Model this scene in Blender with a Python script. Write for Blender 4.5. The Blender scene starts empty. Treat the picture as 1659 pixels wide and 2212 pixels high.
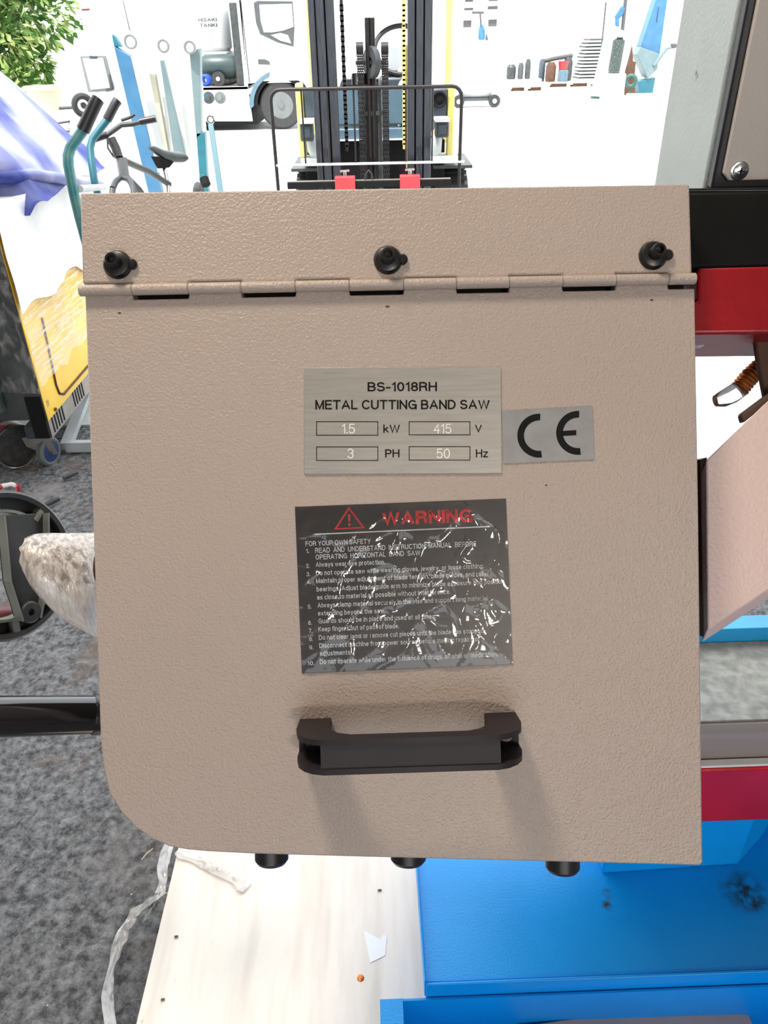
import bpy, bmesh, math, random
from math import sin, cos, pi, radians, sqrt
from mathutils import Vector as V, Matrix, noise
random.seed(7)

# ------------------------------------------------------------------ camera
IW, IH, FOC = 1659.0, 2212.0, 1660.0
CAM = V((0, 0, 1.52))
PITCH, ROLL = radians(32.0), radians(1.2)
_R0, _U0 = V((1, 0, 0)), V((0, sin(PITCH), cos(PITCH)))
F = V((0, cos(PITCH), -sin(PITCH)))
R = _R0 * cos(ROLL) - _U0 * sin(ROLL)
U = _U0 * cos(ROLL) + _R0 * sin(ROLL)
N = -F
sc = bpy.context.scene
col = sc.collection
cd = bpy.data.cameras.new('camera'); cam = bpy.data.objects.new('camera', cd); col.objects.link(cam)
cd.sensor_fit = 'HORIZONTAL'; cd.sensor_width = 36.0; cd.lens = 36.0 * FOC / IW
cd.clip_start = 0.02; cd.clip_end = 200
cam.matrix_world = Matrix(((R.x, U.x, -F.x, CAM.x), (R.y, U.y, -F.y, CAM.y), (R.z, U.z, -F.z, CAM.z), (0, 0, 0, 1)))
sc.camera = cam

# ------------------------------------------------------------------ light
SKY, SUN = 3.4, 7.0
w = bpy.data.worlds.new('world'); sc.world = w; w.use_nodes = True
bg = w.node_tree.nodes['Background']; bg.inputs[0].default_value = (0.90, 0.95, 1.0, 1); bg.inputs[1].default_value = SKY
def lamp(name, kind, loc, target, power, color=(1, 1, 1), size=0.5, size_y=None):
    l = bpy.data.lights.new(name, kind); l.energy = power; l.color = color
    o = bpy.data.objects.new(name, l); col.objects.link(o); o.location = loc
    o.rotation_euler = (V(target) - V(loc)).to_track_quat('-Z', 'Y').to_euler()
    if kind == 'AREA':
        l.shape = 'RECTANGLE'; l.size = size; l.size_y = size_y or size
    return o
s = lamp('sun', 'SUN', (-6, -6, 20), (-2.0, 0, 4.0), SUN, (1, 0.96, 0.9)); s.data.angle = radians(1.0)
HPOS = CAM + F * 0.60 + R * 0.02 - U * 0.17
LDIR = ((U * 0.95 - R * 0.32) * 0.93 + N * 0.37).normalized()
lamp('ceiling_lamp_light', 'AREA', HPOS + LDIR * 2.1, HPOS, 34, (1.0, 0.86, 0.70), 0.32)
lamp('rear_ceiling_lamp_light', 'AREA', (1.0, -3.3, 2.6), (0.2, 0.4, 1.0), 42, (1.0, 0.9, 0.78), 0.7, 0.2)
sc.view_settings.view_transform = 'Standard'; sc.view_settings.look = 'None'
sc.view_settings.gamma = 1.0; sc.view_settings.use_curve_mapping = False
sc.view_settings.exposure = 0.0
sc.cycles.use_denoising = True
sc.cycles.max_bounces = 8; sc.cycles.transparent_max_bounces = 16
sc.cycles.sample_clamp_indirect = 6

# ------------------------------------------------------------------ placing helpers
def ray(px, py): return F + R * ((px - IW / 2) / FOC) + U * ((IH / 2 - py) / FOC)
def at_t(px, py, t): return CAM + ray(px, py) * t
def at_y(px, py, Y): d = ray(px, py); return CAM + d * (Y / d.y)
def at_x(px, py, X): d = ray(px, py); return CAM + d * (X / d.x)
def at_z(px, py, Z): d = ray(px, py); return CAM + d * ((Z - CAM.z) / d.z)
PD = 0.63                                   # the cover stands 63 cm from the camera
def pp(px, py, h=0.0): return at_t(px, py, PD - h)

class MB:
    def __init__(s): s.v = []; s.f = []
    def poly(s, pts):
        i = len(s.v); s.v += [V(p) for p in pts]; s.f.append(list(range(i, i + len(pts)))); return s
    def prism(s, pts, off):
        off = V(off); n = len(pts); i = len(s.v)
        s.v += [V(p) for p in pts] + [V(p) + off for p in pts]
        nrm = V((0, 0, 0))
        for k in range(n): nrm += V(pts[k]).cross(V(pts[(k + 1) % n]))
        fl = nrm.dot(off) > 0
        a = list(range(i, i + n)); b = list(range(i + n, i + 2 * n))
        if fl: s.f.append(a[::-1]); s.f.append(b)
        else: s.f.append(a); s.f.append(b[::-1])
        for k in range(n):
            q = [i + k, i + (k + 1) % n, i + n + (k + 1) % n, i + n + k]
            s.f.append(q if fl else q[::-1])
        return s
    def box(s, a, b):
        a, b = V(a), V(b)
        x0, x1 = min(a.x, b.x), max(a.x, b.x); y0, y1 = min(a.y, b.y), max(a.y, b.y); z0, z1 = min(a.z, b.z), max(a.z, b.z)
        return s.prism([(x0, y0, z0), (x1, y0, z0), (x1, y1, z0), (x0, y1, z0)], (0, 0, z1 - z0))
    def bar(s, p0, p1, wd, ht, up=(0, 0, 1)):
        p0, p1 = V(p0), V(p1); d = (p1 - p0).normalized(); up = V(up)
        sd = d.cross(up)
        if sd.length < 1e-4: sd = d.cross(V((1, 0, 0)))
        sd.normalize(); u = sd.cross(d)
        a = sd * wd / 2; b = u * ht / 2
        return s.prism([p0 - a - b, p0 + a - b, p0 + a + b, p0 - a + b], p1 - p0)
    def ring(s, c, ax, r, n, ref=None):
        ax = V(ax).normalized(); ref = V(ref) if ref else (V((0, 0, 1)) if abs(ax.z) < .9 else V((1, 0, 0)))
        a = ax.cross(ref).normalized(); b = ax.cross(a)
        return [V(c) + a * (r * cos(2 * pi * k / n)) + b * (r * sin(2 * pi * k / n)) for k in range(n)]
    def loft(s, rings, cap0=True, cap1=True, closed=False):
        n = len(rings[0]); i = len(s.v)
        for rg in rings: s.v += [V(p) for p in rg]
        m = len(rings)
        for j in range(m if closed else m - 1):
            for k in range(n):
                j2 = (j + 1) % m
                s.f.append([i + j * n + k, i + j * n + (k + 1) % n, i + j2 * n + (k + 1) % n, i + j2 * n + k])
        if not closed:
            if cap0: s.f.append(list(range(i, i + n))[::-1])
            if cap1: s.f.append(list(range(i + (m - 1) * n, i + m * n)))
        return s
    def cyl(s, p0, p1, r0, r1=None, n=16):
        p0, p1 = V(p0), V(p1); d = p1 - p0; r1 = r0 if r1 is None else r1
        return s.loft([s.ring(p0, d, r0, n), s.ring(p1, d, max(r1, 1e-5), n)])
    def lathe(s, prof, o, ax, n=24, closed=False, ref=None):
        ax = V(ax).normalized()
        return s.loft([s.ring(V(o) + ax * h, ax, max(r, 1e-5), n, ref) for r, h in prof], closed=closed)
    def tube(s, pts, r, n=8, rr=None):
        pts = [V(p) for p in pts]; rings = []; ref = None
        for k, p in enumerate(pts):
            t = (pts[min(k + 1, len(pts) - 1)] - pts[max(k - 1, 0)]).normalized()
            if ref is None: ref = t.orthogonal().normalized()
            ref = (ref - t * ref.dot(t)).normalized(); b = t.cross(ref)
            q = rr[k] if rr else r
            rings.append([p + ref * (q * cos(2 * pi * j / n)) + b * (q * sin(2 * pi * j / n)) for j in range(n)])
        return s.loft(rings)
    def torus(s, c, ax, RR, r, n=32, m=10, a0=0, a1=2 * pi, ref=None):
        ax = V(ax).normalized(); ref = V(ref) if ref else (V((0, 0, 1)) if abs(ax.z) < .9 else V((1, 0, 0)))
        a = ax.cross(ref).normalized(); b = ax.cross(a); full = abs(a1 - a0 - 2 * pi) < 1e-6
        rings = []
        for k in range(n if full else n + 1):
            th = a0 + (a1 - a0) * k / n; rd = a * cos(th) + b * sin(th)
            rings.append([V(c) + rd * (RR + r * cos(2 * pi * j / m)) + ax * (r * sin(2 * pi * j / m)) for j in range(m)])
        return s.loft(rings, closed=full)
    def grid(s, fn, nu, nv):
        i = len(s.v)
        for a in range(nu + 1):
            for b in range(nv + 1): s.v.append(V(fn(a / nu, b / nv)))
        for a in range(nu):
            for b in range(nv):
                q = i + a * (nv + 1) + b; s.f.append([q, q + nv + 1, q + nv + 2, q + 1])
        return s
    def build(s, name, mat, parent=None, bevel=0.0, smooth=35, label=None, seg=2, solid=0.0):
        me = bpy.data.meshes.new(name); me.from_pydata([tuple(p) for p in s.v], [], s.f)
        bm = bmesh.new(); bm.from_mesh(me); bmesh.ops.remove_doubles(bm, verts=bm.verts, dist=1e-6)
        bmesh.ops.recalc_face_normals(bm, faces=bm.faces); bm.to_mesh(me); bm.free()
        if smooth:
            me.shade_smooth(); me.set_sharp_from_angle(angle=radians(smooth))
        if mat: me.materials.append(mat)
        o = bpy.data.objects.new(name, me); col.objects.link(o)
        if solid:
            m = o.modifiers.new('solid', 'SOLIDIFY'); m.thickness = solid; m.offset = 0
        if bevel:
            m = o.modifiers.new('bevel', 'BEVEL'); m.width = bevel; m.segments = seg; m.limit_method = 'ANGLE'; m.angle_limit = radians(40)
        if parent: put(o, parent)
        if label: o['label'] = label
        return o
def wmat(o):
    m = Matrix.Translation(o.location)
    return m if o.parent is None else wmat(o.parent) @ o.matrix_parent_inverse @ m
def put(o, parent):
    o.parent = parent; o.matrix_parent_inverse = wmat(parent).inverted()
def tag(o, label, cat, group=None, kind=None):
    o['label'] = label; o['category'] = cat
    if group: o['group'] = group
    if kind: o['kind'] = kind
    return o
def thing(name, loc, label, cat, group=None):
    o = bpy.data.objects.new(name, None); col.objects.link(o); o.location = loc; o.empty_display_size = .05
    return tag(o, label, cat, group)
def struct(o, label=None, cat=None):
    o['kind'] = 'structure'
    if label: o['label'] = label
    if cat: o['category'] = cat
    return o
def pbox(mb, px0, py0, px1, py1, Y, depth):
    mx, my = (px0 + px1) / 2, (py0 + py1) / 2
    x0, x1 = at_y(px0, my, Y).x, at_y(px1, my, Y).x
    z1, z0 = at_y(mx, py0, Y).z, at_y(mx, py1, Y).z
    return mb.box((x0, Y, z0), (x1, Y + depth, z1))
def tprism(mb, pts, t, depth, ext=None):
    return mb.prism([at_t(x, y, t) for x, y in pts], (ext or F) * depth)

# ------------------------------------------------------------------ materials
def nd(nt, typ, **kw):
    n = nt.nodes.new(typ)
    for k, v in kw.items(): setattr(n, k, v)
    return n
def pmat(name, c, c2=None, scale=8, rough=.5, metal=0, bump=0, bscale=300, stretch=None, spec=.5, contrast=(.35, .65),
         rough2=None, coat=0, detail=4, spots=None, sscale=40, sth=.62, trans=0, alpha=1):
    m = bpy.data.materials.new(name); m.use_nodes = True; nt = m.node_tree; b = nt.nodes['Principled BSDF']
    b.inputs['Roughness'].default_value = rough; b.inputs['Metallic'].default_value = metal
    b.inputs['Specular IOR Level'].default_value = spec; b.inputs['Coat Weight'].default_value = coat
    b.inputs['Transmission Weight'].default_value = trans; b.inputs['Alpha'].default_value = alpha
    c = tuple(c) + (1,); b.inputs['Base Color'].default_value = c
    tc = nd(nt, 'ShaderNodeTexCoord'); mp = nd(nt, 'ShaderNodeMapping'); nt.links.new(tc.outputs['Object'], mp.inputs[0])
    if stretch: mp.inputs['Scale'].default_value = stretch
    c2 = tuple(c2) + (1,) if c2 else tuple(x * .86 for x in c[:3]) + (1,)
    nz = nd(nt, 'ShaderNodeTexNoise'); nz.inputs['Scale'].default_value = scale; nz.inputs['Detail'].default_value = detail
    nt.links.new(mp.outputs[0], nz.inputs[0])
    rp = nd(nt, 'ShaderNodeMapRange'); rp.inputs[1].default_value, rp.inputs[2].default_value = contrast
    nt.links.new(nz.outputs[0], rp.inputs[0])
    mx = nd(nt, 'ShaderNodeMix', data_type='RGBA'); mx.inputs[6].default_value = c; mx.inputs[7].default_value = c2
    nt.links.new(rp.outputs[0], mx.inputs[0]); out = mx.outputs[2]
    if spots:
        n2 = nd(nt, 'ShaderNodeTexNoise'); n2.inputs['Scale'].default_value = sscale; n2.inputs['Detail'].default_value = 3
        nt.links.new(tc.outputs['Object'], n2.inputs[0])
        r2 = nd(nt, 'ShaderNodeMapRange'); r2.inputs[1].default_value = sth; r2.inputs[2].default_value = sth + .05
        nt.links.new(n2.outputs[0], r2.inputs[0])
        m2 = nd(nt, 'ShaderNodeMix', data_type='RGBA'); m2.inputs[7].default_value = tuple(spots) + (1,)
        nt.links.new(r2.outputs[0], m2.inputs[0]); nt.links.new(out, m2.inputs[6]); out = m2.outputs[2]
    nt.links.new(out, b.inputs['Base Color'])
    if rough2 is not None:
        rr = nd(nt, 'ShaderNodeMapRange'); rr.inputs[3].default_value = rough; rr.inputs[4].default_value = rough2
        nt.links.new(rp.outputs[0], rr.inputs[0]); nt.links.new(rr.outputs[0], b.inputs['Roughness'])
    if bump:
        n3 = nd(nt, 'ShaderNodeTexNoise'); n3.inputs['Scale'].default_value = bscale; n3.inputs['Detail'].default_value = 2
        nt.links.new(mp.outputs[0], n3.inputs[0])
        bp = nd(nt, 'ShaderNodeBump'); bp.inputs['Strength'].default_value = bump; bp.inputs['Distance'].default_value = 0.6 / bscale
        nt.links.new(n3.outputs[0], bp.inputs['Height']); nt.links.new(bp.outputs[0], b.inputs['Normal'])
    return m
def film_mat(name, tint, lo, hi, scale, stretch, gloss=.25, rough=.12, bdist=None, thr=(.38, .66), fres=1.0):
    """clear plastic film: see-through sheet with whitish creased streaks and a gloss"""
    m = bpy.data.materials.new(name); m.use_nodes = True; nt = m.node_tree
    for n in list(nt.nodes): nt.nodes.remove(n)
    out = nd(nt, 'ShaderNodeOutputMaterial'); tr = nd(nt, 'ShaderNodeBsdfTransparent')
    df = nd(nt, 'ShaderNodeBsdfDiffuse'); df.inputs[0].default_value = tuple(tint) + (1,)
    tl = nd(nt, 'ShaderNodeBsdfTranslucent'); tl.inputs[0].default_value = tuple(tint) + (1,)
    gl = nd(nt, 'ShaderNodeBsdfGlossy'); gl.inputs['Roughness'].default_value = rough
    tc = nd(nt, 'ShaderNodeTexCoord'); mp = nd(nt, 'ShaderNodeMapping'); mp.inputs['Scale'].default_value = stretch
    nt.links.new(tc.outputs['Object'], mp.inputs[0])
    nz = nd(nt, 'ShaderNodeTexNoise'); nz.inputs['Scale'].default_value = scale; nz.inputs['Detail'].default_value = 5
    nz.inputs['Distortion'].default_value = .6; nt.links.new(mp.outputs[0], nz.inputs[0])
    r = nd(nt, 'ShaderNodeMapRange'); r.inputs[1].default_value, r.inputs[2].default_value = thr
    r.inputs[3].default_value = lo; r.inputs[4].default_value = hi; nt.links.new(nz.outputs[0], r.inputs[0])
    md = nd(nt, 'ShaderNodeMixShader'); md.inputs[0].default_value = .4
    nt.links.new(df.outputs[0], md.inputs[1]); nt.links.new(tl.outputs[0], md.inputs[2])
    m1 = nd(nt, 'ShaderNodeMixShader'); nt.links.new(r.outputs[0], m1.inputs[0])
    nt.links.new(tr.outputs[0], m1.inputs[1]); nt.links.new(md.outputs[0], m1.inputs[2])
    lw = nd(nt, 'ShaderNodeFresnel'); lw.inputs[0].default_value = 1.5
    mg = nd(nt, 'ShaderNodeMath', operation='MULTIPLY_ADD'); mg.inputs[1].default_value = fres; mg.inputs[2].default_value = gloss
    nt.links.new(lw.outputs[0], mg.inputs[0])
    m2 = nd(nt, 'ShaderNodeMixShader'); nt.links.new(mg.outputs[0], m2.inputs[0])
    nt.links.new(m1.outputs[0], m2.inputs[1]); nt.links.new(gl.outputs[0], m2.inputs[2])
    bp = nd(nt, 'ShaderNodeBump'); bp.inputs['Strength'].default_value = .5; bp.inputs['Distance'].default_value = bdist or .3 / scale
    nt.links.new(nz.outputs[0], bp.inputs['Height'])
    for g in (df, gl): nt.links.new(bp.outputs[0], g.inputs['Normal'])
    nt.links.new(m2.outputs[0], out.inputs[0])
    return m
M = {}
M['cover'] = pmat('cover_paint', (.425, .352, .308), (.395, .325, .282), 3, .36, bump=.75, bscale=480, rough2=.44)
M['black'] = pmat('black_plastic', (.012, .011, .013), (.02, .018, .02), 30, .38, bump=.1, bscale=500)
M['handle'] = pmat('handle_plastic', (.020, .015, .018), (.015, .012, .015), 30, .55, bump=.12, bscale=900, spec=.35)
M['blackmetal'] = pmat('black_oxide', (.008, .008, .009), None, 50, .32, bump=.05, bscale=400)
M['beam'] = pmat('black_paint', (.005, .005, .005), (.008, .008, .007), 14, .6, bump=.06, bscale=200, spec=.12)
M['red'] = pmat('red_paint', (.29, .004, .010), (.23, .003, .007), 9, .32, bump=.10, bscale=90, spec=.4)
M['blue'] = pmat('blue_paint', (.0, .35, .88), (.0, .31, .80), 6, .38, bump=.22, bscale=330)
M['bluelight'] = pmat('light_blue_paint', (.02, .36, .75), None, 8, .35)
M['guard'] = pmat('guard_paint', (.72, .55, .51), (.67, .51, .47), 5, .45, bump=.35, bscale=260)
M['steel'] = pmat('ground_steel', (.26, .26, .235), (.17, .17, .15), 60, .45, .35, bump=.08, bscale=120, rough2=.55, detail=9)
M['steelface'] = pmat('machined_steel', (.36, .31, .28), (.26, .22, .20), 3, .6, 0, stretch=(.3, 1, 14), spec=.3)
M['alu'] = pmat('brushed_aluminium', (.40, .38, .35), (.35, .335, .31), 30, .42, .5, stretch=(1, 14, 14), bump=.05, bscale=300)
M['foil'] = pmat('silver_foil', (.30, .30, .30), (.26, .26, .26), 60, .5, .5)
M['ink'] = pmat('black_ink', (.010, .010, .011), None, 20, .75, spec=.15)
M['white'] = pmat('white_ink', (.85, .85, .85), (.8, .8, .8), 20, .5)
M['label'] = pmat('label_black', (.02, .016, .015), (.03, .022, .02), 30, .35)
M['redink'] = pmat('red_ink', (.80, .03, .035), (.75, .025, .03), 20, .5)
M['engrave'] = pmat('engraving', (.9, .88, .85), (.85, .83, .8), 20, .6)
M['grey'] = pmat('grey_paint', (.36, .39, .38), (.31, .34, .33), 8, .5, bump=.25, bscale=260, spots=(.12, .13, .13), sscale=38, sth=.72)
M['doorplate'] = pmat('door_plate', (.50, .45, .40), (.46, .41, .37), 6, .42, bump=.15, bscale=420)
M['rubber'] = pmat('rubber', (.022, .022, .024), (.035, .035, .035), 25, .65)
M['chrome'] = pmat('chrome', (.7, .7, .7), None, 20, .18, 1.0)
M['copper'] = pmat('copper_hose', (.50, .16, .03), (.36, .10, .02), 60, .35, .6)
M['whiteplastic'] = pmat('white_plastic', (.82, .83, .83), (.78, .79, .79), 6, .4)
M['whitepaint'] = pmat('white_paint', (.80, .80, .79), (.74, .74, .73), 4, .45)
M['offwhite'] = pmat('pale_grey', (.50, .53, .54), (.42, .45, .46), 4, .5)
M['yellow'] = pmat('yellow_paint', (.80, .50, .01), (.72, .42, .01), 5, .4, spots=(.35, .2, .03), sscale=14, sth=.70)
M['dark'] = pmat('dark_metal', (.03, .035, .037), (.055, .06, .06), 14, .5)
M['slate'] = pmat('slate_paint', (.055, .075, .095), (.04, .055, .07), 12, .45)
M['navy'] = pmat('mast_steel', (.035, .042, .055), (.06, .062, .068), 16, .42, .3, stretch=(6, 6, .6))
M['teal'] = pmat('teal_paint', (.02, .17, .19), (.10, .24, .22), 22, .4)
M['tealblue'] = pmat('teal_blue', (.012, .14, .19), (.015, .11, .15), 9, .45)
M['skyblue'] = pmat('sky_blue_paint', (.045, .16, .29), (.035, .13, .25), 6, .45)
M['tarp'] = pmat('blue_tarp', (.025, .04, .24), (.40, .42, .55), 2.0, .5, stretch=(.7, 1.5, .9), contrast=(.45, .62), detail=3, bump=.2, bscale=14)  # pale lavender patches put the glare on the folds into the colour
M['sheet'] = pmat('packing_sheet', (.42, .37, .38), (.36, .32, .33), 6, .5, bump=.1, bscale=40)
M['wood'] = pmat('pale_plywood', (.80, .74, .66), (.66, .60, .52), 5, .6, stretch=(6, .8, 1), bump=.08, bscale=120, contrast=(.45, .75), spots=(.35, .24, .17), sscale=22, sth=.76)
M['rawwood'] = pmat('pallet_wood', (.62, .5, .36), (.5, .4, .28), 8, .7)
M['brown'] = pmat('shade_brown', (.11, .045, .02), (.06, .03, .018), 12, .7)
M['maroon'] = pmat('maroon', (.16, .015, .02), None, 12, .5)
M['navyblue'] = pmat('caster_blue', (.02, .04, .16), (.03, .05, .13), 20, .5)
M['concrete'] = pmat('yard_concrete', (.62, .62, .60), (.55, .55, .53), .8, .85, bump=.2, bscale=20)
M['wallpaint'] = pmat('white_wall', (.82, .82, .81), (.78, .78, .77), .5, .8)
M['interior'] = pmat('shed_sheet', (.40, .36, .33), (.34, .30, .28), 1, .7)
M['glass'] = pmat('window_glass', (.75, .78, .78), None, 3, .1)
M['darkglass'] = pmat('dark_pane', (.09, .09, .085), None, 3, .2)
M['barkm'] = pmat('bark', (.12, .08, .05), None, 20, .8)
M['bluecloth'] = pmat('blue_cloth', (.05, .17, .42), (.03, .12, .32), 8, .8)
M['film'] = film_mat('stretch_film', (.9, .9, .88), .0, .75, 5, (2, 1.0, 18), .02, .2, .004, (.44, .66), .12)
M['filmdark'] = film_mat('stretch_film_dark', (.75, .76, .72), .0, .5, 12, (3, 3, 1.4), .04, .15, .01, (.48, .74), .5)
M['filmwhite'] = film_mat('white_film', (.92, .91, .88), .35, .95, 7, (1, 1, 2), .06, .25)
M['labelfilm'] = film_mat('label_film', (.50, .34, .29), .0, .10, 18, (1, 1.6, 1.6), .0, .07, .0012, (.5, .72))
M['wrap'] = film_mat('wrapped_film', (.88, .79, .71), .35, .95, 22, (9, 6, .35), .08, .14, .004, (.40, .60), .6)
M['acrylic'] = film_mat('clear_strip', (.8, .76, .76), .3, .7, 12, (10, 2, 2), .15, .08)
M['stain'] = film_mat('rust_stain', (.035, .04, .015), .0, .95, 70, (1, 1, 1), .0, .6, .001, (.38, .58), .1)
M['gloss'] = pmat('gloss_black', (.008, .007, .008), None, 10, .12, coat=.5)
M['handwheel'] = pmat('wheel_plastic', (.018, .019, .018), (.03, .03, .028), 20, .4)
M['hwedge'] = pmat('wheel_edge_highlight', (.16, .17, .15), (.12, .13, .11), 20, .4)  # lighter grey paints edge highlights onto the black wheel plastic
M['redwhite'] = pmat('red_white_print', (.75, .72, .70), (.45, .02, .04), 9, .45, contrast=(.50, .53), detail=1)
M['gascyl'] = pmat('worn_green', (.03, .045, .04), (.11, .13, .12), 30, .45, contrast=(.5, .7))
M['offrub'] = pmat('grey_rubber', (.10, .12, .11), (.14, .16, .15), 12, .6)
M['rawsteel'] = pmat('dull_steel', (.30, .28, .25), (.24, .22, .2), 12, .5, .3)
M['tin'] = pmat('dirty_tin', (.055, .052, .05), (.10, .095, .09), 30, .35, .5, spots=(.5, .5, .48), sscale=60, sth=.74)
M['whitesheet'] = pmat('white_sheet', (.80, .80, .78), (.72, .72, .72), 6, .35, bump=.2, bscale=20)
M['saddle'] = pmat('saddle_grey', (.045, .055, .055), (.03, .04, .04), 10, .4)
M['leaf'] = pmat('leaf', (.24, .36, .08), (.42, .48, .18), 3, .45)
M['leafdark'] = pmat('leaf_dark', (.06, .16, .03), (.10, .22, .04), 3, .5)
M['clay'] = pmat('pale_clay', (.62, .52, .40), (.55, .45, .34), 8, .8)
M['greymark'] = pmat('grey_print', (.07, .073, .075), None, 20, .6)
M['chainm'] = pmat('greased_chain', (.016, .014, .014), (.028, .022, .02), 60, .45, .3)
M['redblock'] = pmat('red_block', (.55, .05, .06), (.48, .04, .05), 15, .5)
M['paleyellow'] = pmat('pale_yellow', (.78, .66, .22), (.70, .58, .16), 8, .45)
M['greenring'] = pmat('dark_green', (.03, .10, .08), (.02, .07, .06), 10, .5)
M['redplastic'] = pmat('red_plastic', (.75, .04, .05), None, 8, .4)
M['dash'] = pmat('grey_blue', (.10, .17, .22), (.08, .14, .19), 8, .5)
M['glassw'] = pmat('cab_glass', (.72, .75, .75), (.66, .7, .7), 2, .08)
M['greentank'] = pmat('green_tank', (.028, .05, .05), None, 6, .4)
M['royal'] = pmat('royal_blue', (.01, .06, .45), None, 6, .5)
M['paleteal'] = pmat('pale_teal', (.12, .18, .20), (.15, .21, .22), 5, .5)
M['tanb'] = pmat('tan_board', (.45, .42, .34), None, 8, .6)
M['rawwoodpale'] = pmat('bleached_wood', (.74, .68, .58), (.66, .6, .5), 6, .7)
M['cleartube'] = pmat('clear_tube', (.95, .95, .93), None, 5, .08, trans=1.0)
M['offgrey'] = pmat('mid_grey', (.15, .16, .16), (.12, .13, .13), 6, .5)
M['cratewrap'] = pmat('crate_wrap', (.22, .24, .24), (.5, .5, .5), 5, .5, stretch=(1, 1, 5))
M['tealdeep'] = pmat('deep_teal', (.006, .10, .14), None, 8, .45)
M['redlit'] = pmat('red_paint_lit', (.58, .006, .02), (.48, .004, .014), 9, .25, bump=.06, bscale=60, spec=.45)  # brighter copy of the red paint, makes up for shade on the vice
M['palegrey'] = pmat('pale_mid_grey', (.19, .2, .2), (.17, .18, .18), 6, .5)

# ------------------------------------------------------------------ the setting
def asphalt_mat():
    m = bpy.data.materials.new('asphalt'); m.use_nodes = True; nt = m.node_tree; b = nt.nodes['Principled BSDF']
    tc = nd(nt, 'ShaderNodeTexCoord')
    def nz(scale, det, lo, hi):
        n = nd(nt, 'ShaderNodeTexNoise'); n.inputs['Scale'].default_value = scale; n.inputs['Detail'].default_value = det
        n.inputs['Roughness'].default_value = .7
        nt.links.new(tc.outputs['Object'], n.inputs[0]); r = nd(nt, 'ShaderNodeMapRange')
        r.inputs[1].default_value = lo; r.inputs[2].default_value = hi; nt.links.new(n.outputs[0], r.inputs[0]); return r.outputs[0], n.outputs[0]
    def mix(f, a, c):
        x = nd(nt, 'ShaderNodeMix', data_type='RGBA')
        if isinstance(a, tuple): x.inputs[6].default_value = a + (1,)
        else: nt.links.new(a, x.inputs[6])
        x.inputs[7].default_value = c + (1,); nt.links.new(f, x.inputs[0]); return x.outputs[2]
    g, gr = nz(48, 9, .38, .66)
    o = mix(g, (.045, .046, .050), (.32, .325, .33))
    d, _ = nz(3.2, 4, .54, .70); o = mix(d, o, (.30, .275, .27))
    br, _ = nz(5, 5, .56, .70); o = mix(br, o, (.17, .125, .095))
    fl, _ = nz(55, 2, .745, .765); o = mix(fl, o, (.75, .75, .72))
    nt.links.new(o, b.inputs['Base Color']); b.inputs['Roughness'].default_value = .75
    bp = nd(nt, 'ShaderNodeBump'); bp.inputs['Strength'].default_value = 1.0; bp.inputs['Distance'].default_value = .014
    nt.links.new(gr, bp.inputs['Height']); nt.links.new(bp.outputs[0], b.inputs['Normal'])
    return m
M['asphalt'] = asphalt_mat()
def gz(x, y):
    return .010 * noise.noise(V((x * 4, y * 4, 0))) + .006 * noise.noise(V((x * 22, y * 22, 3))) - .014
def gfn(x0, x1, y0, y1):
    def fn(a, b):
        x = x0 + (x1 - x0) * a; y = y0 + (y1 - y0) * b
        return (x, y, gz(x, y) + (0.006 * noise.noise(V((x * 55, y * 55, 7)))))
    return fn
struct(MB().grid(gfn(-2.6, 1.2, .45, 3.25), 260, 190).build('floor', M['asphalt'], smooth=180), 'rough dark asphalt ground beside the white board', 'ground')
struct(MB().box((-9, -8, -.08), (9, 3.25, -.032)).build('ground', M['asphalt']), 'dark asphalt under the workshop roof', 'ground')
struct(MB().box((-40, 3.25, -.08), (40, 34, 0)).build('yard_ground', M['concrete']), 'sunlit white concrete yard beyond the roof', 'ground')
struct(MB().box((-9, -8, 3.45), (9, 2.1, 3.6)).build('ceiling', M['interior']))
wl = MB().box((-9.2, -8, -.08), (-9, 2.1, 3.6)); struct(wl.build('wall_left', M['interior']))
wl = MB().box((9, -8, -.08), (9.2, 2.1, 3.6)); struct(wl.build('wall_right', M['interior']))
wl = MB()                                   # rear wall with a wide doorway behind the photographer
wl.box((-9, -8.2, -.08), (-3.4, -8, 3.6)).box((3.0, -8.2, -.08), (9, -8, 3.6)).box((-3.4, -8.2, 3.2), (3.0, -8, 3.6))
struct(wl.build('wall_back', M['interior']))
struct(MB().box((.35, 2.5, -.08), (40, 3.25, .004)).build('yard_apron', M['concrete']), 'pale concrete apron right of the saw', 'ground')
struct(MB().box((-40, 33, 0), (40, 33.4, 9)).build('wall_far', M['wallpaint']))

# ------------------------------------------------------------------ the band saw
saw = thing('band_saw', (.45, .8, .1), 'large metal cutting band saw with beige cover, red castings and blue base on white board', 'band saw')
HX = [172, 287, 408, 522, 639, 755, 872, 986, 1100, 1215, 1330, 1443, 1503]
def hc(x): return 628 - (x - 172) * (26 / 1331)
edge = []
for i in range(12):
    a, b = HX[i], HX[i + 1]
    a = max(a, 183); b = min(b, 1502)
    dy = 2 if i % 2 == 0 else 21
    edge += [(a + (1 if i else 0), hc(a) + dy), (b - 1, hc(b) + dy)]
door_out = edge + [(1509, 1100), (1518, 1864), (1512, 1870), (1200, 1862), (800, 1852), (549, 1845), (450, 1840), (405, 1836), (367, 1829), (329, 1813), (295, 1790), (262, 1756), (236, 1714), (224, 1659), (217, 1600), (200, 1100)]
MB().prism([pp(x, y, 0) for x, y in door_out], F * .016).build('cover_door', M['cover'], saw, bevel=.0012, label='beige powder-coated hinged cover door with rounded lower corner')
edge = []
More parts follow.
